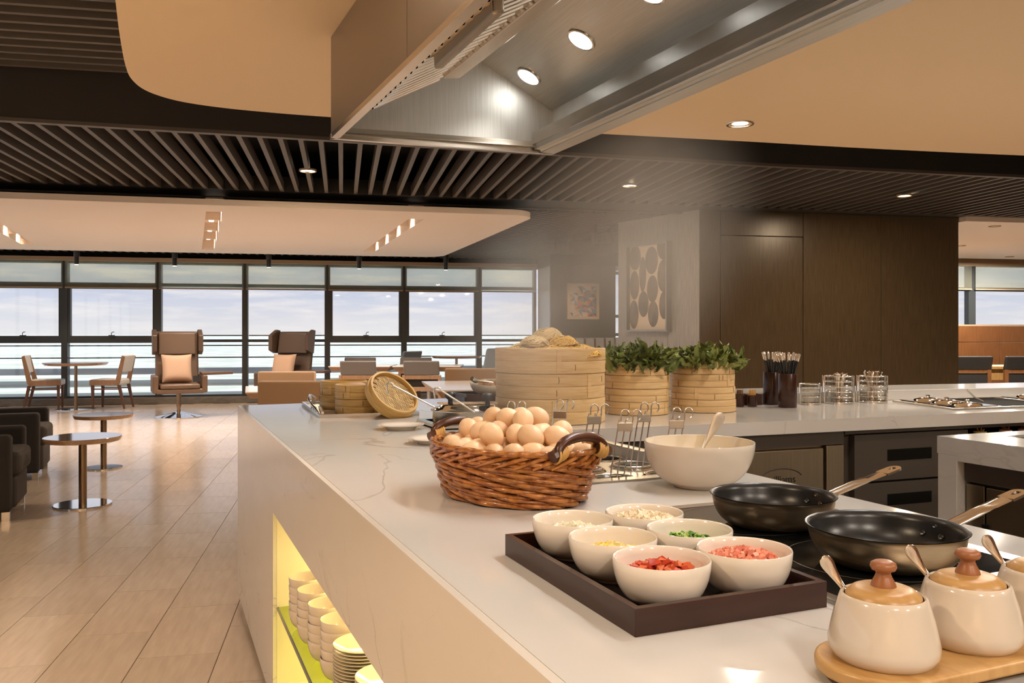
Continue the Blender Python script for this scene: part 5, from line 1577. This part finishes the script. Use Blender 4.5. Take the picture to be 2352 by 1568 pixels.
# second tray with the white dish behind the big steamer
t2 = thing('serving_tray', 'dark tray at the far counter edge under the white dish', 'tray', (1.392, 3.90, .9005), R(-2))
ob('tray_edge', MB().plate([(0, 0), (.42, 0), (.42, .22), (-.02, .22)], [[(.008, .008), (.412, .008), (.412, .212), (-.010, .212)]], 0, .036), m_lacquer, parent=t2, smooth=0, bev=.002)
ob('tray_floor', MB().box(-.008, .411, .009, .211, .001, .02), m_lacquer_in, parent=t2, smooth=0)
dsh = tag(ob('white_dish', MB().lathe(bowl_prof(.115, .062, .05, .004), 48, sx=1.0, sy=.78), m_china2, loc=(1.57, 4.01, .924), smooth=60), 'large white dish on the dark tray, left of the noodle steamer', 'dish')
dsh.rotation_euler = (R(8), 0, R(-20))
heap('fried_snacks', 'brown fried food in the large white dish', 'food', (1.57, 4.005), .075, .972, 60, .016, [mat('fried food', (.36, .17, .06), .5), mat('fried food pale', (.55, .32, .14), .5)], cube, .012, 15)
tag(ob('serving_tongs', MB().tube([(1.43, 3.93, 1.012), (1.45, 3.94, 1.0), (1.52, 3.98, .992), (1.58, 4.0, .982)], [.012, .012, .006, .004], 8), m_silver), 'steel serving tongs resting on the large white dish', 'tongs')
tent = MB().add([(0, -.03, 0), (.09, -.03, 0), (.09, .03, 0), (0, .03, 0), (0, 0, .075), (.09, 0, .075)], [(0, 1, 5, 4), (2, 3, 4, 5), (0, 4, 3), (1, 2, 5)])
o = tag(ob('menu_card', tent, m_cushion, smooth=0), 'small tan tent card behind the leaning steamer lid', 'card'); o.location = (.925, 3.93, .9005); o.rotation_euler = (0, 0, R(60))
# ================================================================== FURNITURE
# ---- dark armchairs (front faces +x of their own axes)
def armchair(label, loc, rz):
    t = thing('armchair', label, 'armchair', loc, rz, None)
    D_, W_, HA = .80, .78, .565
    for y0 in (0, W_ - .13):
        ob('arm', MB().box(-D_, 0, y0, y0 + .13, .06, HA), m_darkfab, parent=t, smooth=0, bev=.028, seg=4)
    ob('back', MB().box(-D_, -D_ + .17, .132, W_ - .132, .06, HA + .01), m_darkfab, parent=t, smooth=0, bev=.03, seg=4)
    ob('seat_base', MB().box(-D_ + .172, -.03, .132, W_ - .132, .06, .27), m_darkfab, parent=t, smooth=0, bev=.01)
    ob('seat_cushion', MB().box(-D_ + .172, .045, .134, W_ - .134, .275, .44), m_seatfab, parent=t, smooth=0, bev=.045, seg=4)
    ob('front_skirt', MB().box(-.05, .018, .134, W_ - .134, .07, .28), m_seatfab, parent=t, smooth=0, bev=.02, seg=3)
    for x_ in (-D_ + .05, -.055):
        for y_ in (.03, W_ - .075):
            ob('leg', MB().box(x_, x_ + .045, y_, y_ + .045, 0, .06), m_chrome, parent=t, smooth=0)
    return t
ac = armchair('dark brown upholstered armchair at the left edge, nearest the camera', (-.885, 6.395, 0), R(0))
again(ac, (-.915, 8.12, 0), R(0), 'dark brown upholstered armchair at the left edge, behind the nearer one')
# ---- side tables
def side_table(label, loc, topm, rt, rbase):
    t = thing('side_table', label, 'side table', loc, 0, None)
    ob('top', MB().lathe([(0, .457), (rt * .90, .457), (rt * .97, .464), (rt, .482), (rt, .492), (rt - .003, .495), (0, .495)], 64), [topm], parent=t, smooth=30)
    ob('column', MB().lathe([(.027, .012), (.027, .458)], 24), m_stain, parent=t)
    ob('foot', MB().lathe([(0, 0), (rbase, 0), (rbase, .009), (rbase - .003, .012), (0, .012)], 56), m_chrome, parent=t, smooth=30)
    return t
side_table('round side table in front, by the nearer dark armchair', (-.492, 6.83, 0), m_oak, .258, .195)
side_table('round side table behind, by the farther dark armchair', (-.451, 8.64, 0), m_oak, .258, .163)
# ---- round dining table and the two white chairs by the window
def round_table(label, loc, h, r, bm_):
    t = thing('round_table', label, 'table', loc)
    ob('top', MB().lathe([(0, h - .045), (r * .88, h - .045), (r * .93, h - .04), (r, h - .006), (r, h), (0, h)], 64), m_oak, parent=t, smooth=30)
    ob('column', MB().lathe([(.028, .012), (.030, .15), (.024, .3), (.024, h - .045)], 20), bm_, parent=t)
    ob('foot', MB().lathe([(0, 0), (.30, 0), (.30, .010), (.05, .022), (0, .022)], 48), m_chrome, parent=t, smooth=40)
p = G(-4.27, 15.0); round_table('round wooden dining table between two white chairs, left windows', (p.x, p.y, 0), .765, .49, m_stain)
p = G(1.93, 14.55); round_table('round wooden table far behind the dining chairs, before the windows', (p.x, p.y, 0), .86, .44, m_wire)
def dining_chair(label, loc, rz):
    """front faces +x"""
    t = thing('dining_chair', label, 'dining chair', loc, rz, None)
    W_ = .23
    ob('seat', MB().box(-.24, .24, -W_, W_, .385, .485), m_whitefab, parent=t, smooth=0, bev=.03, seg=3)
    for s_ in (-1, 1):
        ob('seat_side', MB().box(-.235, .235, s_ * (W_ + .002) - .006, s_ * (W_ + .002) + .006, .39, .475), m_chairwood, parent=t, smooth=0, bev=.004)
        ob('back_post', MB().hexa([(-.25, s_ * W_ - .015, .42), (-.17, s_ * W_ - .015, .42), (-.17, s_ * W_ + .015, .42), (-.25, s_ * W_ + .015, .42)],
                                  [(-.33, s_ * W_ - .015, .86), (-.285, s_ * W_ - .015, .88), (-.285, s_ * W_ + .015, .88), (-.33, s_ * W_ + .015, .86)]), m_chairwood, parent=t, smooth=0, bev=.006)
        ob('leg', MB().hexa([(.185, s_ * .19 - .012, 0), (.21, s_ * .19 - .012, 0), (.21, s_ * .19 + .012, 0), (.185, s_ * .19 + .012, 0)],
                            [(.175, s_ * .2 - .02, .39), (.22, s_ * .2 - .02, .39), (.22, s_ * .2 + .02, .39), (.175, s_ * .2 + .02, .39)]), m_chairwood_d, parent=t, smooth=0)
        ob('leg', MB().hexa([(-.32, s_ * .19 - .012, 0), (-.295, s_ * .19 - .012, 0), (-.295, s_ * .19 + .012, 0), (-.32, s_ * .19 + .012, 0)],
                            [(-.25, s_ * .2 - .02, .39), (-.20, s_ * .2 - .02, .39), (-.20, s_ * .2 + .02, .39), (-.25, s_ * .2 + .02, .39)]), m_chairwood_d, parent=t, smooth=0)
        ob('stretcher', MB().box(-.23, .19, s_ * .195 - .008, s_ * .195 + .008, .315, .335), m_chairwood_d, parent=t, smooth=0)
    bb_ = MB().hexa([(-.275, -W_ + .016, .60), (-.235, -W_ + .016, .60), (-.235, W_ - .016, .60), (-.275, W_ - .016, .60)],
                    [(-.335, -W_ + .016, .87), (-.29, -W_ + .016, .885), (-.29, W_ - .016, .885), (-.335, W_ - .016, .87)])
    ob('backrest', bb_, m_whitefab, parent=t, smooth=0, bev=.012, seg=3)
    return t
p = G(-4.78, 15.25); dcs = dining_chair('white dining chair left of the round table, facing right', (p.x, p.y, 0), -GA + R(8))
p = G(-3.80, 15.2); again(dcs, (p.x, p.y, 0), -GA + R(172), 'white dining chair right of the round table, facing left')
# ---- wing chairs (front faces -y)
def wing_chair(label, loc, rz, tablet):
    t = thing('wing_chair', label, 'armchair', loc, rz, None)
    ob('foot', MB().lathe([(0, 0), (.335, 0), (.335, .012), (.12, .055), (.04, .085), (0, .085)], 48), m_chrome, parent=t, smooth=30)
    ob('column', MB().lathe([(.030, .08), (.024, .13), (.036, .17), (.030, .20), (.034, .33), (.034, .385)], 24), m_stain, parent=t)
    ob('seat_shell', MB().box(-.33, .33, -.30, .25, .36, .43), m_leather, parent=t, smooth=0, bev=.02, seg=3)
    ob('seat_cushion', MB().box(-.275, .275, -.315, .20, .432, .50), m_leather, parent=t, smooth=0, bev=.025, seg=3)
    # slightly reclined back
    ob('back', MB().hexa([(-.30, .18, .43), (.30, .18, .43), (.31, .27, .43), (-.31, .27, .43)], [(-.30, .33, 1.27), (.30, .33, 1.27), (.31, .41, 1.27), (-.31, .41, 1.27)]), m_leather, parent=t, smooth=0, bev=.025, seg=3)
    ob('head_panel', MB().hexa([(-.265, .20, .92), (.265, .20, .92), (.265, .25, .92), (-.265, .25, .92)], [(-.265, .265, 1.255), (.265, .265, 1.255), (.265, .33, 1.255), (-.265, .33, 1.255)]), m_leather, parent=t, smooth=0, bev=.02, seg=3)
    for s_ in (-1, 1):
        y0, y1 = .08, .27
        P = [(.235, .92), (.10, .97), (.10, 1.21), (.285, 1.30), (.36, 1.29), (.30, .92)]
        w = MB()
        n = len(P)
        xa, xb = s_ * .29, s_ * .355
        vs = [(xa, a, z) for a, z in P] + [(xb, a - .015, z) for a, z in P]
        fs = [tuple(range(n)), tuple(range(2 * n - 1, n - 1, -1))] + [(i, n + i, n + (i + 1) % n, (i + 1) % n) for i in range(n)]
        if s_ < 0: fs = [tuple(reversed(f)) for f in fs]
        w.add(vs, fs)
        ob('wing', w, m_leather_d, parent=t, smooth=0, bev=.012, seg=3)
    ob('arm', MB().box(-.375, -.295, -.30, .24, .37, .625), m_leather, parent=t, smooth=0, bev=.018, seg=3)
    ob('arm', MB().box(.295, .375, -.30, .24, .37, .625), m_leather, parent=t, smooth=0, bev=.018, seg=3)
    if tablet:
        tb_ = ob('tablet_arm', MB().prism([(.30, -.30), (.76, -.12), (.76, .10), (.30, .10)], .625, .665), m_leather, parent=t, smooth=0, bev=.008)
        ob('control_panel', MB().box(.17, .28, -.318, -.315, .53, .62), m_black, parent=tb_, smooth=0)
    return t
def cushion(label, loc, rx, rz, s=.42):
    b = MB(); n = 12
    vs = []
    for side in (1, -1):
        for i in range(n + 1):
            for j in range(n + 1):
                x = 2 * i / n - 1; y = 2 * j / n - 1
                pin = 1 - .07 * (1 - x * x) ** 1.0 * (abs(y) ** 3) - .0
                pin2 = 1 - .07 * (1 - y * y) * (abs(x) ** 3)
                th = .075 * max(0, (1 - x ** 4)) ** .6 * max(0, (1 - y ** 4)) ** .6
                vs.append((x * s / 2 * pin2, side * (th + .004), y * s / 2 * pin))
    m_ = n + 1; o_ = m_ * m_
    fs = []
    for i in range(n):
        for j in range(n):
            fs.append((i * m_ + j, i * m_ + j + 1, (i + 1) * m_ + j + 1, (i + 1) * m_ + j))
            fs.append((o_ + i * m_ + j, o_ + (i + 1) * m_ + j, o_ + (i + 1) * m_ + j + 1, o_ + i * m_ + j + 1))
    for i in range(n):
        fs += [(i * m_, (i + 1) * m_, o_ + (i + 1) * m_, o_ + i * m_), (i * m_ + n, o_ + i * m_ + n, o_ + (i + 1) * m_ + n, (i + 1) * m_ + n),
               (i, o_ + i, o_ + i + 1, i + 1), (n * m_ + i, n * m_ + i + 1, o_ + n * m_ + i + 1, o_ + n * m_ + i)]
    b.add(vs, fs)
    o = ob('cushion', b, m_cushion, smooth=60)
    o.matrix_world = Matrix.Translation(loc) @ Matrix.Rotation(rz, 4, 'Z') @ Matrix.Rotation(rx, 4, 'X')
    return tag(o, label, 'cushion')
rzw = -CAM_YAW + R(26)
wing_chair('brown leather wing chair with tablet arm on chrome swivel foot', (.30, 13.56, 0), rzw, True)
q = Matrix.Rotation(rzw, 4, 'Z')
cp = q @ Vector((-.03, .04, .72)) + Vector((.309, 13.56, 0)); cushion('peach square cushion on the left wing chair', cp, R(-16), rzw + R(3), .43)
rz2 = -CAM_YAW - R(16)
p = (1.87, 13.78)
m_leather_keep = m_leather; m_leather = m_leather_d
wing_chair('dark brown wing chair behind the tan sofas, beside the window', (p[0], p[1], 0), rz2, True)
m_leather = m_leather_keep
cp = Matrix.Rotation(rz2, 4, 'Z') @ Vector((-.05, .04, .72)) + Vector((p[0], p[1], 0)); cushion('peach square cushion on the wing chair behind the tan sofas', cp, R(-16), rz2, .40)
# ---- tan low lounge chairs seen from behind
def lounge(label, loc, rz, w, h, m=None):
    t = thing('lounge_chair', label, 'armchair', loc, rz)
    m = m or m_tanfab
    ob('back', MB().box(0, w, 0, .13, .10, h), m, parent=t, smooth=0, bev=.02, seg=3)
    ob('seat', MB().box(.0, w, .132, .72, .18, .43), m, parent=t, smooth=0, bev=.03, seg=3)
    for x_ in (.04, w - .09):
        for y_ in (.05, .62):
            ob('leg', MB().box(x_, x_ + .05, y_, y_ + .05, 0, .18 if y_ > .3 else .1), m_chairwood_d, parent=t, smooth=0)
    return t
lounge('tan low-backed lounge chair, nearer of two behind the island corner', (.937, 8.93, 0), -CAM_YAW, .80, .752)
lounge('tan low-backed lounge chair, farther of two before the wing chair', (1.182, 11.22, 0), -CAM_YAW, .72, .752)
lounge('wide tan sofa back behind the white table, left of the steamer', (2.91, 8.87, 0), -CAM_YAW, 1.1, .852)
def cafe_table(label, loc, rz, w, d, h, topm=None):
    t = thing('cafe_table', label, 'table', loc, rz)
    ob('top', MB().box(0, w, 0, d, h - .012, h), m_whitetop, parent=t, smooth=0)
    ob('edge', MB().hexa([(.05, .05, h - .075), (w - .05, .05, h - .075), (w - .05, d - .05, h - .075), (.05, d - .05, h - .075)], [(0, 0, h - .0125), (w, 0, h - .0125), (w, d, h - .0125), (0, d, h - .0125)]), m_chairwood, parent=t, smooth=0)
    ob('column', MB().lathe([(.035, .015), (.035, h - .075)], 16, (w / 2, d / 2, 0)), m_wire, parent=t)
    ob('foot', MB().lathe([(0, 0), (.25, 0), (.25, .012), (0, .018)], 32, (w / 2, d / 2, 0)), m_chrome, parent=t)
    return t
cafe_table('low white-topped table between the two tan lounge chairs', (.885, 9.62, 0), -R(5.5), .85, 1.1, .60)
cafe_table('white-topped table before the wide tan sofa, near the steamer', (2.21, 6.95, 0), -GA, 1.25, 1.42, .75)
cafe_table('white-topped table between grey chairs, farther left', (2.36, 12.75, 0), -CAM_YAW, .92, .85, .75)
cafe_table('white-topped table between grey chairs, farther right', (3.24, 12.38, 0), -CAM_YAW, 1.02, .85, .75)
# ---- grey chairs with open wooden backs (front faces +y, back towards us)
def grey_chair(label, loc, rz, fab, wood):
    t = thing('grey_chair', label, 'chair', loc, rz)
    w = .26
    ob('backrest', MB().hexa([(-w, -.02, .635), (w, -.02, .635), (w, .04, .635), (-w, .04, .635)], [(-w, -.08, .84), (w, -.08, .84), (w, -.03, .845), (-w, -.03, .845)]), fab, parent=t, smooth=0, bev=.018, seg=3)
    for s_ in (-1, 1):
        ob('rear_leg', MB().box(s_ * w - .022, s_ * w + .022, -.02, .03, 0, .634), wood, parent=t, smooth=0, bev=.004)
        ob('front_leg', MB().box(s_ * w - .02, s_ * w + .02, .42, .46, 0, .40), wood, parent=t, smooth=0, bev=.004)
    for z in (.575, .405):
        ob('rail', MB().box(-w + .022, w - .022, -.012, .022, z, z + .058), wood, parent=t, smooth=0, bev=.003)
    ob('lower_back', MB().box(-w + .022, w - .022, .022, .04, .46, .575), m_darkfab, parent=t, smooth=0)
    ob('seat', MB().box(-w + .024, w - .024, .024, .47, .40, .47), fab, parent=t, smooth=0, bev=.02, seg=3)
    return t
rzc = -CAM_YAW - R(1)
def midp(a, b): return ((a[0] + b[0]) / 2, (a[1] + b[1]) / 2, 0)
gc = grey_chair('grey chair with wooden frame before the left table, back to us', midp((2.448, 12.309), (2.943, 12.102)), rzc, m_greyfab, m_chairwood)
gc2 = again(gc, midp((3.292, 11.956), (3.786, 11.749)), rzc, 'grey chair with open wooden back before the right table, back to us')
again(gc, midp((2.86, 14.05), (3.34, 13.85)), rzc + PI, 'grey-brown chair facing us behind the left white table')
again(gc, midp((3.70, 13.66), (4.19, 13.46)), rzc + PI, 'grey chair facing us behind the right white table')
p = G(1.15, 14.75); o = grey_chair('pale blue chair by the round table before the windows', (p.x, p.y, 0), -CAM_YAW + R(60), m_bluefab, m_chairwood_d); o.scale = (1, 1, 1.11)
# ---- blue-grey lounge seat half hidden behind the big steamer
t = thing('lounge_chair', 'tall blue-grey chair half hidden behind the big steamer', 'armchair', (4.86, 12.62, 0), -CAM_YAW)
ob('back', MB().hexa([(-.16, 0, .25), (.5, 0, .25), (.5, .12, .25), (-.16, .12, .25)], [(-.02, .05, 1.0), (.5, .05, 1.0), (.5, .15, 1.0), (-.02, .15, 1.0)]), m_bluefab, parent=t, smooth=0, bev=.03, seg=3)
ob('seat', MB().box(-.1, .5, -.55, -.005, .25, .45), m_bluefab, parent=t, smooth=0, bev=.03, seg=3)
ob('foot', MB().lathe([(0, 0), (.26, 0), (.26, .012), (.04, .03), (.035, .25), (0, .25)], 24, (.2, -.2, 0)), m_chrome, parent=t)
# ---- row of tall white stools
ws_ = thing('bar_stool', '', 'stool', (0, 0, 0), 0, 'white bar stools along the far wall')
ob('backrest', MB().hexa([(-.15, -.02, .86), (.12, -.02, .86), (.12, .04, .86), (-.15, .04, .86)], [(-.17, -.05, 1.17), (.10, -.05, 1.17), (.10, 0, 1.175), (-.17, 0, 1.175)]), m_whitefab, parent=ws_, smooth=0, bev=.02, seg=3)
ob('back_side', MB().hexa([(.12, -.022, .84), (.145, -.022, .84), (.145, .06, .84), (.12, .06, .84)], [(.10, -.052, 1.165), (.122, -.052, 1.165), (.122, .02, 1.165), (.10, .02, 1.165)]), m_chairwood, parent=ws_, smooth=0)
ob('seat', MB().box(-.16, .16, .02, .36, .74, .83), m_whitefab, parent=ws_, smooth=0, bev=.02)
for x_ in (-.14, .10):
    for y_ in (.03, .31):
        ob('leg', MB().box(x_, x_ + .035, y_, y_ + .035, 0, .74), m_chairwood_d, parent=ws_, smooth=0)
for i in range(6):
    o = ws_ if i == 0 else copy_tree(ws_)
    v = 11.9 + .40 * i
    p = G(v * math.tan(CAM_YAW - GA + math.atan((126 + 23.5 * i) / 1950)), v)
    o.location = (p.x, p.y, 0); o.rotation_euler = (0, 0, -GA + R(4))
    o['label'] = 'white tall stool back behind the noodles, %s from the left' % nth[i]
# ---- black chairs in the right room
bc = thing('black_chair', '', 'chair', (0, 0, 0))
w = .30
ob('backrest', MB().hexa([(-w, -.02, .74), (w, -.02, .74), (w, .04, .74), (-w, .04, .74)], [(-w, -.07, .925), (w, -.07, .925), (w, -.02, .93), (-w, -.02, .93)]), m_blackfab, parent=bc, smooth=0, bev=.015)
for s_ in (-1, 1):
    ob('rear_leg', MB().box(s_ * (w - .03) - .025, s_ * (w - .03) + .025, -.02, .03, 0, .745), m_orangewood, parent=bc, smooth=0)
    ob('front_leg', MB().box(s_ * (w - .03) - .02, s_ * (w - .03) + .02, .44, .48, 0, .42), m_orangewood, parent=bc, smooth=0)
ob('rail', MB().box(-w + .055, w - .055, -.015, .02, .70, .745), m_orangewood, parent=bc, smooth=0)
ob('lower_back', MB().box(-w + .055, w - .055, -.005, .02, .50, .695), m_blackfab, parent=bc, smooth=0)
ob('seat', MB().box(-w + .01, w - .01, .03, .50, .42, .50), m_blackfab, parent=bc, smooth=0, bev=.02)
for i, (px_, py_, lab) in enumerate(((10.24, 8.30, 'black chair with wooden legs beside the dark veneer wall'), (10.95, 7.98, 'black chair with wooden legs at the right picture edge'))):
    o = bc if i == 0 else copy_tree(bc)
    o.location = (px_, py_, 0); o.rotation_euler = (0, 0, -CAM_YAW - R(3)); o['label'] = lab
t = thing('wooden_table', 'pale wooden table behind the two black chairs in the right room', 'table', (11.02, 8.78, 0), -GA - R(10))
ob('top', MB().box(-.5, .9, 0, .7, .72, .76), m_lid, parent=t, smooth=0, bev=.003)
ob('apron', MB().box(-.45, .85, .05, .65, .56, .718), m_lid, parent=t, smooth=0)
for x_ in (-.44, .78):
    for y_ in (.06, .58): ob('leg', MB().box(x_, x_ + .06, y_, y_ + .06, 0, .558), m_lid, parent=t, smooth=0)

# ================================================================== PICTURES
m_frame = mat('grey picture frame', (.34, .33, .31), .35, .7)
m_paper = mat('cream paper', (.76, .65, .52), .7)
m_oval = mat('grey wash ink', (.13, .11, .095), .7, col2=(.24, .21, .185), scale=(1, 1, .6), nscale=9, detail=6)
# local axes: x along wall (towards the far end), y outwards, z up
PM = Matrix.Translation((A.x, A.y, 0)) @ Matrix.Rotation(ang, 4, 'Z')
pc = thing('framed_print', 'tall framed print of grey ovals on the pale-lit side wall', 'picture', (A.x, A.y, 0), ang)
X0, X1, Z0_, Z1_ = LAB * .315, LAB * .835, 1.262, 2.335
fb_ = MB()
fb_.plate([(X0, Z0_), (X1, Z0_), (X1, Z1_), (X0, Z1_)], [[(X0 + .022, Z0_ + .022), (X1 - .022, Z0_ + .022), (X1 - .022, Z1_ - .022), (X0 + .022, Z1_ - .022)]], .002, .085,
          M=Matrix(((1, 0, 0, 0), (0, 0, 1, 0), (0, 1, 0, 0), (0, 0, 0, 1))))
fb_.f = [tuple(reversed(f)) for f in fb_.f]
ob('frame', fb_, m_frame, parent=pc, smooth=0)
ob('paper', MB().box(X0 + .021, X1 - .021, .004, .03, Z0_ + .02, Z1_ - .02), m_paper, parent=pc, smooth=0)
xi0, xi1, zi0, zi1 = X0 + .022, X1 - .022, Z0_ + .022 + .04, Z1_ - .022
OV = [(288, 650, 62, 130), (463, 695, 66, 140), (588, 575, 70, 125), (370, 830, 37, 180), (282, 935, 50, 150), (472, 985, 57, 138), (585, 860, 62, 162), (378, 1135, 55, 133), (275, 1240, 50, 148), (480, 1240, 54, 132), (592, 1155, 52, 140)]
for cx, cy, rx, ry in OV:
    fx = 1 - (cx - 230) / (635 - 230); fz = 1 - (cy - 540) / (1365 - 540)
    ex = xi0 + fx * (xi1 - xi0); ez = zi0 + fz * (zi1 - zi0)
    ax_, az_ = rx / 405 * (xi1 - xi0), ry / 825 * (zi1 - zi0)
    P = []
    for i in range(36):
        a = 2 * PI * i / 36
        P.append((min(max(ex + ax_ * math.cos(a), xi0), xi1), min(max(ez + az_ * math.sin(a), zi0 - .03), zi1)))
    ob('oval', MB().add([(p_[0], .0305 + .0003, p_[1]) for p_ in P], [tuple(range(35, -1, -1))]), m_oval, parent=pc, smooth=0)
# colourful print on the far wall
p0 = G(3.99, 14.895)
pc2 = thing('framed_print', 'small framed print of coloured triangles on the far veneered wall', 'picture', (p0.x, p0.y, 0), -GA)
W2, zA, zB = .60, 1.50, 2.15
fb_ = MB().plate([(0, zA), (W2, zA), (W2, zB), (0, zB)], [[(.05, zA + .05), (W2 - .05, zA + .05), (W2 - .05, zB - .05), (.05, zB - .05)]], 0, .04,
          M=Matrix(((1, 0, 0, 0), (0, 0, -1, 0), (0, 1, 0, 0), (0, 0, 0, 1))))
ob('frame', fb_, mat('pale gold frame', (.62, .45, .27), .4), parent=pc2, smooth=0, bev=.006)
pal = [(.62, .50, .38), (.60, .22, .05), (.62, .10, .035), (.10, .22, .30), (.05, .06, .12), (.42, .30, .10), (.30, .22, .25), (.72, .50, .35), (.55, .33, .10), (.16, .16, .22), (.08, .10, .16), (.66, .40, .26)]
pm = [mat('print colour', c, .6) for c in pal]
tb_ = MB(); q = random.Random(17); nx, ny = 6, 8
g_ = [[(.05 + (W2 - .1) * (i + (q.uniform(-.35, .35) if 0 < i < nx else 0)) / nx, zA + .05 + (zB - zA - .1) * (j + (q.uniform(-.35, .35) if 0 < j < ny else 0)) / ny) for j in range(ny + 1)] for i in range(nx + 1)]
for i in range(nx):
    for j in range(ny):
        a_, b_, c_, d_ = g_[i][j], g_[i + 1][j], g_[i + 1][j + 1], g_[i][j + 1]
        tris = ((a_, b_, c_), (a_, c_, d_)) if q.random() < .5 else ((a_, b_, d_), (b_, c_, d_))
        base_ = q.randrange(len(pal))
        for T in tris:
            tb_.cur = base_ if q.random() < .25 else q.randrange(len(pal))
            if i < 2 and q.random() < .5: tb_.cur = 0
            tb_.add([(x, -.012, z) for x, z in T], [(0, 1, 2)])
ob('print', tb_, pm, parent=pc2, smooth=0)
ob('backing', MB().box(.04, W2 - .04, -.010, 0, zA + .04, zB - .04), m_paper, parent=pc2, smooth=0)

# ================================================================== STEAM
stm = bpy.data.materials.new('steam'); stm.use_nodes = True
n = stm.node_tree.nodes; l = stm.node_tree.links; n.clear()
out = n.new('ShaderNodeOutputMaterial'); vol = n.new('ShaderNodeVolumePrincipled')
vol.inputs['Color'].default_value = (.92, .90, .86, 1)
vol.inputs['Anisotropy'].default_value = .2
tc = n.new('ShaderNodeTexCoord')
ln = n.new('ShaderNodeVectorMath'); ln.operation = 'LENGTH'
l.new(tc.outputs['Object'], ln.inputs[0])
mr = n.new('ShaderNodeMapRange'); mr.interpolation_type = 'SMOOTHSTEP'
mr.inputs['From Min'].default_value = 1.0; mr.inputs['From Max'].default_value = .15; mr.inputs['To Min'].default_value = 0; mr.inputs['To Max'].default_value = 1
l.new(ln.outputs['Value'], mr.inputs['Value'])
nz = n.new('ShaderNodeTexNoise'); nz.inputs['Scale'].default_value = 1.6; nz.inputs['Detail'].default_value = 2
l.new(tc.outputs['Object'], nz.inputs['Vector'])
mr2 = n.new('ShaderNodeMapRange'); mr2.inputs['From Min'].default_value = .3; mr2.inputs['From Max'].default_value = .7; mr2.inputs['To Min'].default_value = .35
l.new(nz.outputs[0], mr2.inputs['Value'])
mu = n.new('ShaderNodeMath'); mu.operation = 'MULTIPLY'; l.new(mr.outputs[0], mu.inputs[0]); l.new(mr2.outputs[0], mu.inputs[1])
mu2 = n.new('ShaderNodeMath'); mu2.operation = 'MULTIPLY'; mu2.inputs[1].default_value = STEAM_DENSITY
l.new(mu.outputs[0], mu2.inputs[0]); l.new(mu2.outputs[0], vol.inputs['Density'])
l.new(vol.outputs[0], out.inputs['Volume'])
b = MB(); b.lathe([(0, -1)] + [(math.cos(R(a)), math.sin(R(a))) for a in range(-75, 76, 15)] + [(0, 1)], 20)
o = ob('steam', b, stm, smooth=0, kind='stuff')
ctr = Vector((2.02, 3.40, 1.66)); axs = Vector((.9, .5, 1.0)).normalized()
o.matrix_world = Matrix.Translation(ctr) @ axs.to_track_quat('Z', 'Y').to_matrix().to_4x4() @ Matrix.Diagonal((.62, .62, .98, 1))
tag(o, 'thin white steam drifting up from the noodle cooker past the steamers', 'steam')
o = o.copy(); o.data = o.data.copy(); COL.objects.link(o)
o.matrix_world = Matrix.Translation((1.12, 2.60, 1.28)) @ Vector((.25, .2, 1)).normalized().to_track_quat('Z', 'Y').to_matrix().to_4x4() @ Matrix.Diagonal((.32, .32, .48, 1))
o['label'] = 'thin steam haze hanging over the eggs and soup pot'
